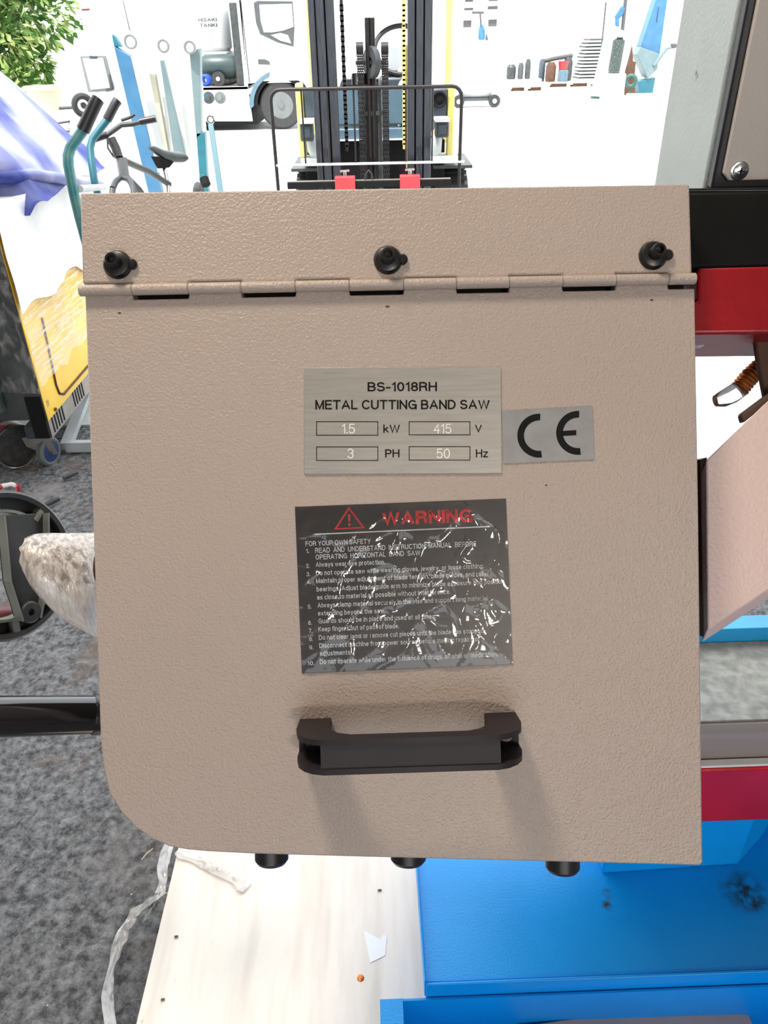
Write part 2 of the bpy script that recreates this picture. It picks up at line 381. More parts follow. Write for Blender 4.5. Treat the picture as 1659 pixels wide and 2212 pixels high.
for i in range(12):
    a, b = max(HX[i], 178), min(HX[i + 1], 1497)
    dy = -15 if i % 2 == 0 else -2
    edge += [(a + (1 if i else 0), hc(a) + dy), (b - 1, hc(b) + dy)]
MB().prism([pp(x, y, 0) for x, y in edge[::-1] + [(172, 416), (830, 406), (1490, 397)]], F * .016).build('top_plate', M['cover'], saw, bevel=.0018)
for i in range(12):
    a, b = HX[i], HX[i + 1]
    g = .6
    MB().lathe([(.0040, 0), (.0046, .0006), (.0046, (pp(b, hc(b)) - pp(a, hc(a))).length - .0012), (.0040, (pp(b, hc(b)) - pp(a, hc(a))).length - .0004)],
               pp(a, hc(a), .0028), pp(b, hc(b)) - pp(a, hc(a)), 20).build('hinge_knuckle', M['cover'], saw)
MB().cyl(pp(190, hc(190), .0026), pp(1500, hc(1500), .0026), .0022, n=10).build('hinge_pin', M['blackmetal'], saw)
hous = [(235, 430), (1478, 420), (1492, 1790), (1100, 1800), (600, 1792), (430, 1780), (330, 1720), (262, 1620)]
MB().prism([pp(x, y, -.0165) for x, y in hous], F * .10).build('wheel_housing', M['beam'], saw, bevel=.003)
for (x, y) in ((255, 573), (838, 563), (1410, 553)):
    c = pp(x, y, 0)
    s_ = MB().lathe([(.0116, 0), (.0116, .0022), (.0098, .0050), (.0062, .0062), (.0050, .0062)], c, N, 28).build('cover_screw', M['blackmetal'], saw, label='black socket screw with flanged washer')
    MB().lathe([(.0056, .006), (.0056, .0158), (.0050, .0166), (.0034, .0166), (.0032, .0115), (.0001, .0112)], c, N, 24).build('socket_head', M['blackmetal'], s_)
    MB().lathe([(.0044, 0), (.0044, .0026), (.0030, .0040), (.0001, .0042)], pp(x + 31, y - 1, 0), N, 16).build('washer_tab', M['blackmetal'], s_)
for k, (x, y) in enumerate(((587, 1846), (882, 1853), (1215, 1862))):
    L_ = (.0065, .0035, .0070)[k]; r_ = (.0142, .0150, .0145)[k]
    c = pp(x, y, -.0225)
    MB().lathe([(r_ * .9, -.012), (r_, -.010), (r_, L_ - .003), (r_ * .85, L_), (r_ * .5, L_ + .0004)], c, -U, 24).build('clamp_knob', M['black'], saw)

# --- handle
hO = pp(648, 1553, 0); e1 = (pp(1113, 1538) - hO).normalized(); LH = (pp(1113, 1538) - hO).length
e2 = e1.cross(N); e2 = e2 if e2.dot(U) < 0 else -e2
def hp(s_, w_, h_): return hO + e1 * s_ + e2 * w_ + N * h_
half = [(0, 0), (.0005, .030), (.003, .043), (.008, .052), (.015, .0585), (.0235, .062)]
inn = [(.0255, 0), (.0255, .019), (.028, .034), (.034, .0435), (.044, .0485)]
full = half + [(LH - a, h) for a, h in half[::-1]] + [(LH - a, h) for a, h in inn] + inn[::-1]
lh = [(0, 0), (.0005, .016), (.0215, .016), (.0215, .0605), (LH - .0215, .0605), (LH - .0215, .016), (LH - .0005, .016), (LH, 0)]
mid = lh + [(LH - a, h) for a, h in inn] + inn[::-1]
hb = MB()
for prof, w0, w1 in ((full, 0, .0042), (mid, .0042, .0218), (full, .0218, .026)):
    hb.prism([hp(a, w0, h) for a, h in prof], e2 * (w1 - w0))
hnd = hb.build('door_handle', M['handle'], saw, smooth=30, label='dark plastic bridge handle with hollow ends')
for s_ in (.0115, LH - .0115):
    MB().lathe([(.0052, .016), (.0052, .021), (.0030, .021), (.0028, .018), (.0001, .018)], hp(s_, .013, 0), N, 16).build('handle_screw', M['blackmetal'], hnd)

# --- lettering
# --- a plain grotesque letter set drawn with strokes (x, y in cap heights)
def _E(cx, cy, rx, ry, a0, a1, n=12):
    return [(cx + rx * cos(radians(a0 + (a1 - a0) * k / n)), cy + ry * sin(radians(a0 + (a1 - a0) * k / n))) for k in range(n + 1)]
_X = .70
GLYPH = {
 'A': (.70, [[(0, 0), (.35, 1), (.70, 0)], [(.12, .32), (.58, .32)]]),
 'B': (.58, [[(0, 0), (0, 1), (.30, 1)] + _E(.30, .76, .24, .24, 90, -90) + [(0, .52)], [(.30, .52)] + _E(.32, .26, .26, .26, 90, -90) + [(0, 0)]]),
 'C': (.66, [_E(.36, .5, .36, .5, 42, 318, 20)]),
 'D': (.62, [[(0, 0), (0, 1), (.26, 1)] + _E(.26, .5, .36, .5, 90, -90, 16) + [(0, 0)]]),
 'E': (.52, [[(.52, 1), (0, 1), (0, 0), (.52, 0)], [(0, .53), (.47, .53)]]),
 'F': (.50, [[(.50, 1), (0, 1), (0, 0)], [(0, .52), (.43, .52)]]),
 'G': (.68, [_E(.36, .5, .36, .5, 45, 330, 20) + [(.68, .48), (.38, .48)], [(.68, .48), (.68, 0)]]),
 'H': (.60, [[(0, 0), (0, 1)], [(.60, 0), (.60, 1)], [(0, .53), (.60, .53)]]),
 'I': (.0, [[(0, 0), (0, 1)]]),
 'J': (.40, [[(.40, 1), (.40, .25)] + _E(.20, .25, .20, .25, 0, -180) + [(0, .32)]]),
 'K': (.58, [[(0, 0), (0, 1)], [(.55, 1), (0, .38)], [(.19, .58), (.58, 0)]]),
 'L': (.46, [[(0, 1), (0, 0), (.46, 0)]]),
 'M': (.70, [[(0, 0), (0, 1)], [(0, 1), (.35, .02), (.70, 1)], [(.70, 1), (.70, 0)]]),
 'N': (.60, [[(0, 0), (0, 1)], [(0, .98), (.60, .02)], [(.60, 0), (.60, 1)]]),
 'O': (.72, [_E(.36, .5, .36, .5, 90, 450, 26)]),
 'P': (.54, [[(0, 0), (0, 1), (.28, 1)] + _E(.28, .73, .26, .27, 90, -90) + [(0, .46)]]),
 'R': (.60, [[(0, 0), (0, 1), (.30, 1)] + _E(.30, .75, .26, .25, 90, -90) + [(0, .50)], [(.34, .50)] + _E(.38, .34, .17, .16, 90, 0, 5) + [(.55, .12), (.60, 0)]]),
 'S': (.58, [_E(.29, .755, .27, .245, 20, 270, 14) + _E(.29, .26, .29, .26, 88, -165, 14)]),
 'T': (.60, [[(0, 1), (.60, 1)], [(.30, 1), (.30, 0)]]),
 'U': (.60, [[(0, 1), (0, .30)] + _E(.30, .30, .30, .30, 180, 360, 14) + [(.60, 1)]]),
 'V': (.66, [[(0, 1), (.33, 0), (.66, 1)]]),
 'W': (.98, [[(0, 1), (.25, .0), (.49, 1), (.73, .0), (.98, 1)]]),
 'Y': (.64, [[(0, 1), (.32, .45), (.64, 1)], [(.32, .45), (.32, 0)]]),
 'Z': (.58, [[(0, 1), (.58, 1), (0, 0), (.58, 0)]]),
 'a': (.46, [[(.02, .52)] + _E(.23, .51, .21, .19, 160, 0, 10) + [(.44, .10), (.48, 0)], _E(.21, .19, .21, .19, 20, 340, 14) + [(.44, .18)], [(.44, .40)] + _E(.24, .22, .22, .19, 90, 180, 6)]),
 'b': (.46, [[(0, 0), (0, 1)], _E(.23, .35, .23, .35, 180, 540, 18)]),
 'c': (.44, [_E(.23, .35, .23, .35, 45, 315, 14)]),
 'd': (.46, [[(.46, 0), (.46, 1)], _E(.23, .35, .23, .35, 0, 360, 18)]),
 'e': (.46, [[(0, .36), (.46, .36)] + _E(.23, .35, .23, .35, 2, 322, 18)]),
 'f': (.24, [[(.10, 0), (.10, .82)] + _E(.23, .84, .13, .16, 180, 90, 5) + [(.26, 1)], [(0, .70), (.24, .70)]]),
 'g': (.46, [[(.46, .70), (.46, -.06)] + _E(.23, -.06, .23, .20, 0, -160, 8), _E(.23, .36, .23, .34, 0, 360, 18)]),
 'h': (.44, [[(0, 0), (0, 1)], [(0, .44)] + _E(.22, .46, .22, .24, 180, 0, 8) + [(.44, 0)]]),
 'i': (.0, [[(0, 0), (0, .70)], [(0, .90), (0, 1)]]),
 'j': (.06, [[(.06, .70), (.06, -.14), (-.04, -.26)], [(.06, .90), (.06, 1)]]),
 'k': (.44, [[(0, 0), (0, 1)], [(.40, .70), (0, .27)], [(.15, .44), (.44, 0)]]),
 'l': (.0, [[(0, 0), (0, 1)]]),
 'm': (.74, [[(0, 0), (0, .70)], [(0, .46)] + _E(.185, .50, .185, .20, 180, 0, 8) + [(.37, 0)], [(.37, .46)] + _E(.555, .50, .185, .20, 180, 0, 8) + [(.74, 0)]]),
 'n': (.44, [[(0, 0), (0, .70)], [(0, .44)] + _E(.22, .46, .22, .24, 180, 0, 8) + [(.44, 0)]]),
 'o': (.48, [_E(.24, .35, .24, .35, 90, 450, 20)]),
 'p': (.46, [[(0, -.26), (0, .70)], _E(.23, .35, .23, .35, 180, 540, 18)]),
 'r': (.26, [[(0, 0), (0, .70)], [(0, .42)] + _E(.24, .44, .24, .26, 180, 95, 6)]),
 's': (.42, [_E(.21, .525, .19, .175, 25, 270, 10) + _E(.21, .18, .21, .18, 88, -160, 10)]),
 't': (.24, [[(.10, .92), (.10, .16)] + _E(.22, .14, .12, .14, 180, 280, 5), [(0, .70), (.24, .70)]]),
 'u': (.44, [[(.44, .70), (.44, 0)], [(0, .70), (0, .24)] + _E(.22, .24, .22, .24, 180, 360, 8)]),
 'v': (.46, [[(0, .70), (.23, 0), (.46, .70)]]),
 'w': (.70, [[(0, .70), (.18, 0), (.35, .70), (.52, 0), (.70, .70)]]),
 'x': (.44, [[(0, .70), (.44, 0)], [(0, 0), (.44, .70)]]),
 'y': (.46, [[(0, .70), (.24, .02)], [(.46, .70), (.20, -.16), (.06, -.26)]]),
 'z': (.42, [[(0, .70), (.42, .70), (0, 0), (.42, 0)]]),
 '0': (.50, [_E(.25, .5, .25, .5, 90, 450, 22)]),
 '1': (.24, [[(0, .76), (.22, 1), (.22, 0)]]),
 '2': (.50, [[(0, .68)] + _E(.25, .74, .25, .26, 170, -30, 12) + [(0, 0), (.50, 0)]]),
 '3': (.48, [_E(.24, .76, .23, .24, 165, -90, 12), _E(.24, .27, .25, .27, 90, -165, 12)]),
 '4': (.50, [[(.38, 0), (.38, 1), (0, .30), (.50, .30)]]),
 '5': (.48, [[(.44, 1), (.08, 1), (.02, .50)] + _E(.23, .32, .25, .32, 130, -155, 14)]),
 '6': (.50, [[(.44, .86)] + _E(.27, .5, .27, .5, 60, 180, 8) + _E(.25, .31, .25, .31, 180, 520, 16)]),
 '7': (.48, [[(0, 1), (.48, 1), (.16, 0)]]),
 '8': (.50, [_E(.25, .76, .22, .24, 270, 630, 16), _E(.25, .27, .25, .27, 90, 450, 16)]),
 '9': (.50, [[(.04, .12)] + _E(.23, .5, .27, .5, -110, 0, 8) + _E(.25, .69, .25, .31, 0, 360, 16)]),
 '.': (.0, [[(0, 0), (0, .05)]]), ',': (.02, [[(.02, .05), (.02, 0), (-.02, -.13)]]), '-': (.26, [[(0, .38), (.26, .38)]]),
}
def text_mesh(txt, th=.13, track=.09):
    vv, ff = [], []; x0 = 0
    for ch in txt:
        if ch == ' ': x0 += .33; continue
        wd, strokes = GLYPH[ch]
        for st in strokes:
            pts = [(x0 + th / 2 + x, th / 2 + y * (1 - th)) for x, y in st]
            cl = len(pts) > 3 and abs(pts[0][0] - pts[-1][0]) < 1e-4 and abs(pts[0][1] - pts[-1][1]) < 1e-4
            ext = [False, False]
            n = len(pts); L, Rr = [], []
            for k in range(n):
                a = pts[k - 1] if k else (pts[-2] if cl else None); b = pts[k + 1] if k < n - 1 else (pts[1] if cl else None); p = pts[k]
                def dr(u, v):
                    l = math.hypot(v[0] - u[0], v[1] - u[1]) or 1e-9; return ((v[0] - u[0]) / l, (v[1] - u[1]) / l)
                d1 = dr(a, p) if a else None; d2 = dr(p, b) if b else None
                if d1 and d2:
                    nx, ny = -(d1[1] + d2[1]), d1[0] + d2[0]; l = math.hypot(nx, ny)
                    if l < .35: nx, ny = -d1[1], d1[0]; m = 1
                    else: nx, ny = nx / l, ny / l; m = min(1.9, 1 / max(.3, nx * -d1[1] + ny * d1[0]))
                    q = p
                else:
                    d = d1 or d2; nx, ny = -d[1], d[0]; m = 1; s_ = (1 if d1 else -1) * th / 2
                    q = (p[0] + d[0] * s_, p[1] + d[1] * s_) if (abs(d[0]) < .05 or abs(d[1]) < .05) else (p[0] + d[0] * s_ * .4, p[1] + d[1] * s_ * .4)
                L.append((q[0] + nx * th / 2 * m, q[1] + ny * th / 2 * m)); Rr.append((q[0] - nx * th / 2 * m, q[1] - ny * th / 2 * m))
            i = len(vv); vv += [(x, y, 0) for x, y in L + Rr]
            for k in range(n - 1): ff.append([i + k, i + k + 1, i + n + k + 1, i + n + k])
        x0 += wd + th + track
    me = bpy.data.meshes.new('lettering'); me.from_pydata(vv, [], ff); return me
def lettering(txt, x0, y0, x1, y1, cap, mat, parent, h, bold=.13, name='lettering', track=.09):
    me = text_mesh(txt, bold, track)
    xs = [v.co.x for v in me.vertices]; a, b = min(xs), max(xs); CAPH = 1.0
    O = pp(x0, y0, h); ex = pp(x1, y1, h) - O; ey = ex.cross(N).normalized(); ey = ey if ey.dot(U) > 0 else -ey
    kh = cap / FOC * (PD - h) / CAPH
    for v in me.vertices:
        v.co = O + ex * ((v.co.x - a) / (b - a)) + ey * (v.co.y * kh)
    me.materials.clear(); me.materials.append(mat); me.name = name
    o = bpy.data.objects.new(name, me); col.objects.link(o); put(o, parent); return o
npl = MB().prism([pp(x, y, .0012) for x, y in ((656, 794), (1082, 792), (1084, 1022), (657, 1024))], F * .0011).build('name_plate', M['alu'], saw, bevel=.0002, label='brushed aluminium rating plate of the saw')
HT = .0014
for a in (('BS-1018RH', 794, 845.5, 944, 845, 20, .16), ('METAL CUTTING BAND SAW', 681, 884.5, 1058, 884, 20.5, .16),
          ('kW', 828, 935, 864, 935, 18, .145), ('V', 1026, 934, 1041, 934, 17, .145), ('PH', 832, 988, 863, 988, 17.5, .145), ('Hz', 1028, 988, 1055, 988, 17.5, .145)):
    lettering(a[0], a[1], a[2], a[3], a[4], a[5], M['ink'], npl, HT, a[6])
for a in (('1.5', 738, 936.5, 767, 936.5, 21), ('415', 936, 936.5, 975, 936.5, 21), ('3', 750, 990, 764, 990, 21), ('50', 943, 990, 972, 990, 21)):
    lettering(*a[:6], M['engrave'], npl, HT, .10, 'engraved_figure')
for (x0, y0, x1, y1) in ((683, 910, 817, 941), (883, 910, 1016, 940), (683, 964.5, 817, 995.5), (883, 964, 1016, 994.5)):
    fb = MB(); q = 1.6
    for (a, b, c, d) in ((x0, y0, x1, y0 + q), (x0, y1 - q, x1, y1), (x0, y0, x0 + q, y1), (x1 - q, y0, x1, y1)):
        fb.prism([pp(a, b, HT), pp(c, b, HT), pp(c, d, HT), pp(a, d, HT)], F * .0002)
    fb.build('value_frame', M['ink'], npl, smooth=0)
ce = MB().prism([pp(x, y, .0008) for x, y in ((1084, 887), (1280, 876), (1284, 992), (1088, 1001))], F * .0007).build('approval_plate', M['foil'], saw, label='silver sticker with the black letters CE')
def arc(cx, cy, ro, ri, a0, a1, n=26):
    o_, i_ = [], []
    for k in range(n + 1):
        t = a0 + (a1 - a0) * k / n
        o_.append((cx + ro * cos(t), cy - ro * sin(t))); i_.append((cx + ri * cos(t), cy - ri * sin(t)))
    return o_ + i_[::-1]
for cx, cy, bar in ((1165, 941, 0), (1249, 935, 1)):
    m_ = MB(); tl = radians(-3)
    m_.prism([pp(x, y, .0010) for x, y in arc(cx, cy, 47.5, 33, radians(87), radians(277))], F * .0002)
    if bar: m_.prism([pp(x, y, .0010) for x, y in ((cx - 36, cy - 4), (cx - 4, cy - 6), (cx - 4, cy + 5), (cx - 36, cy + 7))], F * .0002)
    m_.build('letter', M['ink'], ce, smooth=0)
wl = MB().prism([pp(x, y, .0006) for x, y in ((637, 1095), (1093, 1077), (1108, 1435), (652, 1455))], F * .0005).build('warning_label', M['label'], saw, label='black warning label with safety rules under wrinkled clear film')
HL = .0008
lettering('WARNING', 826, 1135, 1021, 1128, 29, M['redink'], wl, HL, .20)
WT = [('FOR YOUR OWN SAFETY', 660, 1180, 801, 1174, 10.5), ('READ  AND  UNDERSTAND  INSTRUCTION  MANUAL  BEFORE', 681, 1194.7, 1029, 1180, 11),
      ('OPERATING  HORIZONTAL  BAND  SAW', 682, 1209, 908, 1199.5, 11), ('Always wear eye protection.', 682, 1225, 832, 1219, 10.5),
      ('Do not operate saw while wearing gloves, jewelry, or loose clothing.', 683, 1243, 1045, 1227.5, 10.5),
      ('Maintain proper adjustment of blade tension, blade guides, and roller', 683, 1260, 1056, 1244, 10.5),
      ('bearings. Adjust blade guide arm to minimize blade exposure and position', 684, 1278, 1089, 1260.5, 10.5),
      ('as close to material as possible without interference.', 685, 1295.5, 973, 1283, 10.5),
      ('Always clamp material securely in the vise and support long material', 686, 1313, 1053, 1297, 10.5),
      ('extending beyond the saw.', 687, 1330, 832, 1324, 10.5), ('Guards should be in place and used at all times.', 688, 1347, 942, 1336, 10.5),
      ('Keep fingers out of path of blade.', 688, 1364.5, 862, 1357, 10.5), ('Do not clear jams or remove cut pieces until the blade has stopped.', 689, 1382.5, 1046, 1367, 10.5),
      ('Disconnect machine from power source before making repairs or', 690, 1400, 1036, 1385, 10.5), ('adjustments', 691, 1417, 757, 1414, 10.5),
      ('Do not operate while under the influence of drugs, alcohol or medication.', 691, 1435, 1076, 1418, 10.5),
      ('1.', 661, 1195, 668, 1194.7, 9), ('2.', 661, 1227, 669, 1226.7, 9), ('3.', 662, 1245, 670, 1244.7, 9), ('4.', 663, 1262, 671, 1261.7, 9),
      ('5.', 665, 1315, 673, 1314.7, 9), ('6.', 666, 1350, 674, 1349.7, 9), ('7.', 667, 1367, 675, 1366.7, 9), ('8.', 668, 1385, 676, 1384.7, 9),
      ('9.', 668, 1403, 677, 1402.7, 9), ('10.', 664, 1437, 679, 1436.5, 9)]
for a in WT: lettering(*a, M['white'], wl, HL, .15, track=.12)
A_, B_, C_ = (753.5, 1094.5), (721.5, 1144), (789, 1141)
cx, cy = (A_[0] + B_[0] + C_[0]) / 3, (A_[1] + B_[1] + C_[1]) / 3 + 2
tb = MB(); k_ = .80
inn3 = [(cx + (x - cx) * k_, cy + (y - cy) * k_) for x, y in (A_, B_, C_)]
for i in range(3):
    o3 = (A_, B_, C_)
    tb.prism([pp(*o3[i], HL), pp(*o3[(i + 1) % 3], HL), pp(*inn3[(i + 1) % 3], HL), pp(*inn3[i], HL)], F * .0001)
tb.prism([pp(751, 1111, HL), pp(757, 1110.5, HL), pp(755.8, 1127, HL), pp(753, 1127, HL)], F * .0001)
tb.prism([pp(*q, HL) for q in arc(754.8, 1133, 3.2, .2, 0, 2 * pi - .01, 12)], F * .0001)
tb.build('warning_triangle', M['redink'], wl, smooth=0)
MB().prism([pp(679, 1153, HL), pp(1058, 1136, HL), pp(1058.2, 1138.6, HL), pp(679.2, 1155.6, HL)], F * .0001).build('rule_line', M['white'], wl, smooth=0)
def filmfn(a, b):
    tl, tr, br, bl = (638, 1096), (1092, 1079), (1107, 1434), (653, 1454)
    # the loose upper right corner of the film is folded back
    x = (tl[0] * (1 - a) + tr[0] * a) * (1 - b) + (bl[0] * (1 - a) + br[0] * a) * b
    y = (tl[1] * (1 - a) + tr[1] * a) * (1 - b) + (bl[1] * (1 - a) + br[1] * a) * b
    d = a - b * .9
    if d > .80: x -= (d - .80) * 330; y += (d - .80) * 210
    wob = 1 + .6 * a
    n1 = noise.noise(V((x * .012, y * .009, 1))); n2 = 1 - abs(noise.noise(V((x * .016 + y * .005, y * .013, 5))))
    n3 = 1 - abs(noise.noise(V((x * .040, y * .026 - x * .02, 9))))
    h = .0016 + wob * (.0006 * (n1 + .6) + .0013 * n2 ** 7 + .0004 * n3 ** 6) + (max(0, d - .72) * .02)
    h *= min(1, .5 + 6 * min(a, 1 - a, b, 1 - b))
    return pp(x, y, h)
MB().grid(filmfn, 120, 96).build('clear_film', M['labelfilm'], wl, smooth=180)

# --- control box, upper right
xb, Y0, Y1, zb = .293, .752, .905, 1.400
BX = at_y(1532, 404, Y0).x; ZB = at_y(1532, 404, Y0).z
MB().box((BX, Y0 + .012, ZB - .07), (BX + .42, Y1, ZB + .46)).build('control_box', M['grey'], saw, bevel=.004, label='grey painted control box with beige door plate')
MB().box((BX + .002, Y0, ZB - .002), (BX + .42, Y0 + .013, ZB + .46)).build('box_gasket', M['black'], saw, bevel=.002)
dp = at_y(1560, 396, Y0 - .006)
pts = [(dp.x + .006, ZB + .006), (dp.x + .4, ZB + .006), (dp.x + .4, ZB + .45), (dp.x, ZB + .45), (dp.x, ZB + .012)]
bdp = MB().prism([(x, Y0 - .006, z) for x, z in pts], (0, .006, 0)).build('box_door', M['doorplate'], saw, bevel=.001)
sp = at_y(1597, 369, Y0 - .006)
MB().lathe([(.0082, 0), (.0082, .0008), (.0074, .0012), (.0062, .0012), (.0060, .0030), (.0035, .0042), (.0014, .0042), (.0010, .002)], sp, (0, -1, 0), 20).build('door_screw', M['chrome'], bdp)
cr = MB()
for a in (0, pi / 2): cr.bar(sp + V((cos(a) * .0035, -.0041, sin(a) * .0035)), sp + V((-cos(a) * .0035, -.0041, -sin(a) * .0035)), .0012, .0008)
cr.build('screw_slot', M['ink'], bdp)

# --- arm castings right of the cover
tprism(MB(), [(1480, 412), (2100, 404), (2100, 566), (1480, 582)], .665, .09).build('upper_beam', M['beam'], saw, bevel=.004, label='black painted upper arm of the saw')
tprism(MB(), [(1480, 406), (2100, 398), (2100, 412), (1480, 414)], .668, .06).build('beam_cap', M['blackmetal'], saw, bevel=.001)
tprism(MB(), [(1508, 582), (1514, 578), (2100, 562), (2100, 716), (1480, 722), (1480, 655), (1508, 650)], .656, .10).build('arm_casting', M['red'], saw, bevel=.005, seg=3, label='glossy red cast arm')
tprism(MB(), [(1495, 724), (1660, 720), (1660, 742), (1495, 746)], .70, .012).build('clear_strip', M['acrylic'], saw)
tprism(MB(), [(1641, 700), (1655, 693), (1900, 690), (1900, 860), (1656, 872), (1652, 850), (1640, 790), (1630, 715)], .69, .008).build('guide_bracket', M['brown'], saw, bevel=.002, label='dark brown blade guide bracket')
tprism(MB(), [(1602, 895), (1660, 852), (1800, 760), (1800, 800), (1660, 870), (1607, 914)], .675, .010).build('guide_arm', M['brown'], saw, bevel=.002)
hs = [at_t(1596, 842, .72), at_t(1618, 815, .72), at_t(1645, 790, .72), at_t(1690, 760, .72)]
rings = []
hm = MB(); n_ = 26
for k in range(n_):
    t = k / (n_ - 1) * 3; i = min(2, int(t)); p = hs[i].lerp(hs[i + 1], t - i)
    rings.append((p, .0078 + (.0014 if k % 2 else 0)))
hm.tube([p for p, r_ in rings], .008, 14, [r_ for p, r_ in rings])
ho = hm.build('coolant_hose', M['copper'], saw, smooth=60, label='ribbed copper coloured coolant hose')
MB().tube([at_t(1600, 838, .72), at_t(1580, 852, .72), at_t(1560, 862, .72), at_t(1545, 866, .72)], .007, 14, [.0085, .0088, .008, .0055]).build('hose_tip', M['cleartube'], ho)
gp = [(1526, 992), (1660, 862), (1800, 738), (1800, 1180), (1660, 1275), (1530, 1360)]
gd = V((0, .25, -.97)).normalized()
MB().prism([at_t(x, y, .675) for x, y in gp], F * .006 + V((0, 0, -.017))).build('blade_guard', M['guard'], saw, bevel=.0015, label='pale pinkish guard plate')
tprism(MB(), [(1513, 993), (1527, 988), (1531, 1362), (1519, 1376)], .685, .04).build('guard_edge', M['brown'], saw)

# --- base: bed, vice casting, drip tray and tank (turned slightly)
YAW = radians(1.0); PV = V((.06, .58, 0))
def B(x, y, z):
    d = V((x, y, 0)) - PV
    return V((PV.x + d.x * cos(YAW) - d.y * sin(YAW), PV.y + d.x * sin(YAW) + d.y * cos(YAW), z))
def bb(mb, x0, x1, y0, y1, z0, z1):
    return mb.prism([B(x0, y0, z0), B(x1, y0, z0), B(x1, y1, z0), B(x0, y1, z0)], (0, 0, z1 - z0))
bed0 = at_z(1590, 1565, .715); bed1 = at_z(1590, 1393, .715); yb0, yb1 = bed0.y, bed1.y
xr = .18
bb(MB(), xr, 1.0, yb0, yb1 - .001, .66, .715).build('bed', M['steel'], saw, bevel=.001, label='worn grey steel bed')
fz = at_y(1590, 1648, yb0 - .004).z
bb(MB(), xr, 1.0, yb0 - .004, yb0 + .02, fz, .712).build('bed_face', M['steelface'], saw, bevel=.001)
bb(MB(), xr, 1.0, yb1, yb1 + .03, .66, at_y(1590, 1366, yb1).z).build('rear_rail', M['bluelight'], saw, bevel=.001)
rz = at_y(1590, 1786, yb0 - .02).z
bb(MB(), xr + .02, 1.0, yb0 - .02, yb0 + .1, rz, fz - .001).build('vice_casting', M['redlit'], saw, bevel=.006, seg=3, label='glossy red vice casting')
bb(MB(), xr + .02, 1.0, yb0 - .018, yb0 - .006, fz - .001, fz + .003).build('edge_strip', M['whiteplastic'], saw, bevel=.001)
TZ = .37
tf = at_z(920, 2122, TZ).y; xl = at_z(912, 1990, TZ).x
tray = MB(); bb(tray, xl, 1.1, tf, 1.15, TZ - .004, TZ); bb(tray, xl - .002, xl + .0005, tf - .004, 1.15, TZ - .03, TZ + .012); bb(tray, xl, 1.1, tf - .006, tf - .002, TZ - .035, TZ + .0045)
def stained_blue():
    m = pmat('stained_blue_paint', (.0, .35, .88), (.0, .31, .80), 6, .38, bump=.22, bscale=330); nt = m.node_tree; bs = nt.nodes['Principled BSDF']
    src = bs.inputs['Base Color'].links[0].from_socket; tc = nd(nt, 'ShaderNodeTexCoord')
    nz = nd(nt, 'ShaderNodeTexNoise'); nz.inputs['Scale'].default_value = 75; nz.inputs['Detail'].default_value = 5; nt.links.new(tc.outputs['Object'], nz.inputs[0])
    for (px, py, rad, c) in ((1314, 1931, .012, (.03, .05, .02)), (1312, 1956, .011, (.03, .05, .02)), (1606, 1925, .042, (.015, .05, .07)), (1625, 1945, .024, (.02, .04, .03))):
        p = at_z(px, py, TZ)
        ds = nd(nt, 'ShaderNodeVectorMath', operation='DISTANCE'); ds.inputs[1].default_value = p; nt.links.new(tc.outputs['Object'], ds.inputs[0])
        fo = nd(nt, 'ShaderNodeMapRange'); fo.inputs[1].default_value = rad; fo.inputs[2].default_value = rad * .25; nt.links.new(ds.outputs['Value'], fo.inputs[0])
        nr = nd(nt, 'ShaderNodeMapRange'); nr.inputs[1].default_value = .36; nr.inputs[2].default_value = .62; nt.links.new(nz.outputs[0], nr.inputs[0])
        ml = nd(nt, 'ShaderNodeMath', operation='MULTIPLY'); nt.links.new(fo.outputs[0], ml.inputs[0]); nt.links.new(nr.outputs[0], ml.inputs[1])
        mx = nd(nt, 'ShaderNodeMix', data_type='RGBA'); mx.inputs[7].default_value = c + (1,); nt.links.new(ml.outputs[0], mx.inputs[0]); nt.links.new(src, mx.inputs[6]); src = mx.outputs[2]
    nt.links.new(src, bs.inputs['Base Color']); return m
tray.build('drip_tray', stained_blue(), saw, bevel=.0012, label='bright blue drip tray')
bk0 = at_z(1302, 1890, TZ); 
ytop = yb0 - .01
bl = MB()
xa = at_z(1300, 1888, TZ); xc = at_z(1592, 1868, TZ); xd = at_z(1652, 1800, TZ)
bl.prism([(xa.x, xa.y, TZ), (xc.x, xc.y, TZ), (xd.x, xd.y, TZ), (xd.x, xd.y + .15, TZ), (xa.x, xd.y + .15, TZ)], (0, 0, rz - TZ + .02))
bl.build('pedestal', M['blue'], saw, bevel=.004)
TT = .345
tk = MB(); xk = at_z(820, 2140, TT).x; xk2 = at_z(869, 2140, TT).x; yk = tf - .008
bb(tk, xk, xk2, .25, yk, TT - .003, TT); bb(tk, xk2 - .003, xk2, .25, yk, .18, TT); bb(tk, xk2, 1.1, yk - .003, yk, .18, TT - .001); bb(tk, xk, 1.1, .25, yk, .17, .18)
bb(tk, xk, xk + .003, .25, yk, .18, TT - .003); bb(tk, xk2, 1.1, .25, .253, .18, TT)
tk.build('coolant_tank', M['blue'], saw, bevel=.001, label='open blue coolant tank in front of the tray')
bb(MB(), .16, .95, .62, 1.05, .1, TZ - .004).build('stand', M['blue'], saw, bevel=.003)
bb(MB(), .40, .95, .82, 1.0, TZ, .66).build('column', M['blue'], saw)
tprism(MB(), [(1100, 900), (1480, 900), (1480, 1300), (1100, 1300)], .735, .22).build('arm_pivot', M['beam'], saw, bevel=.004)

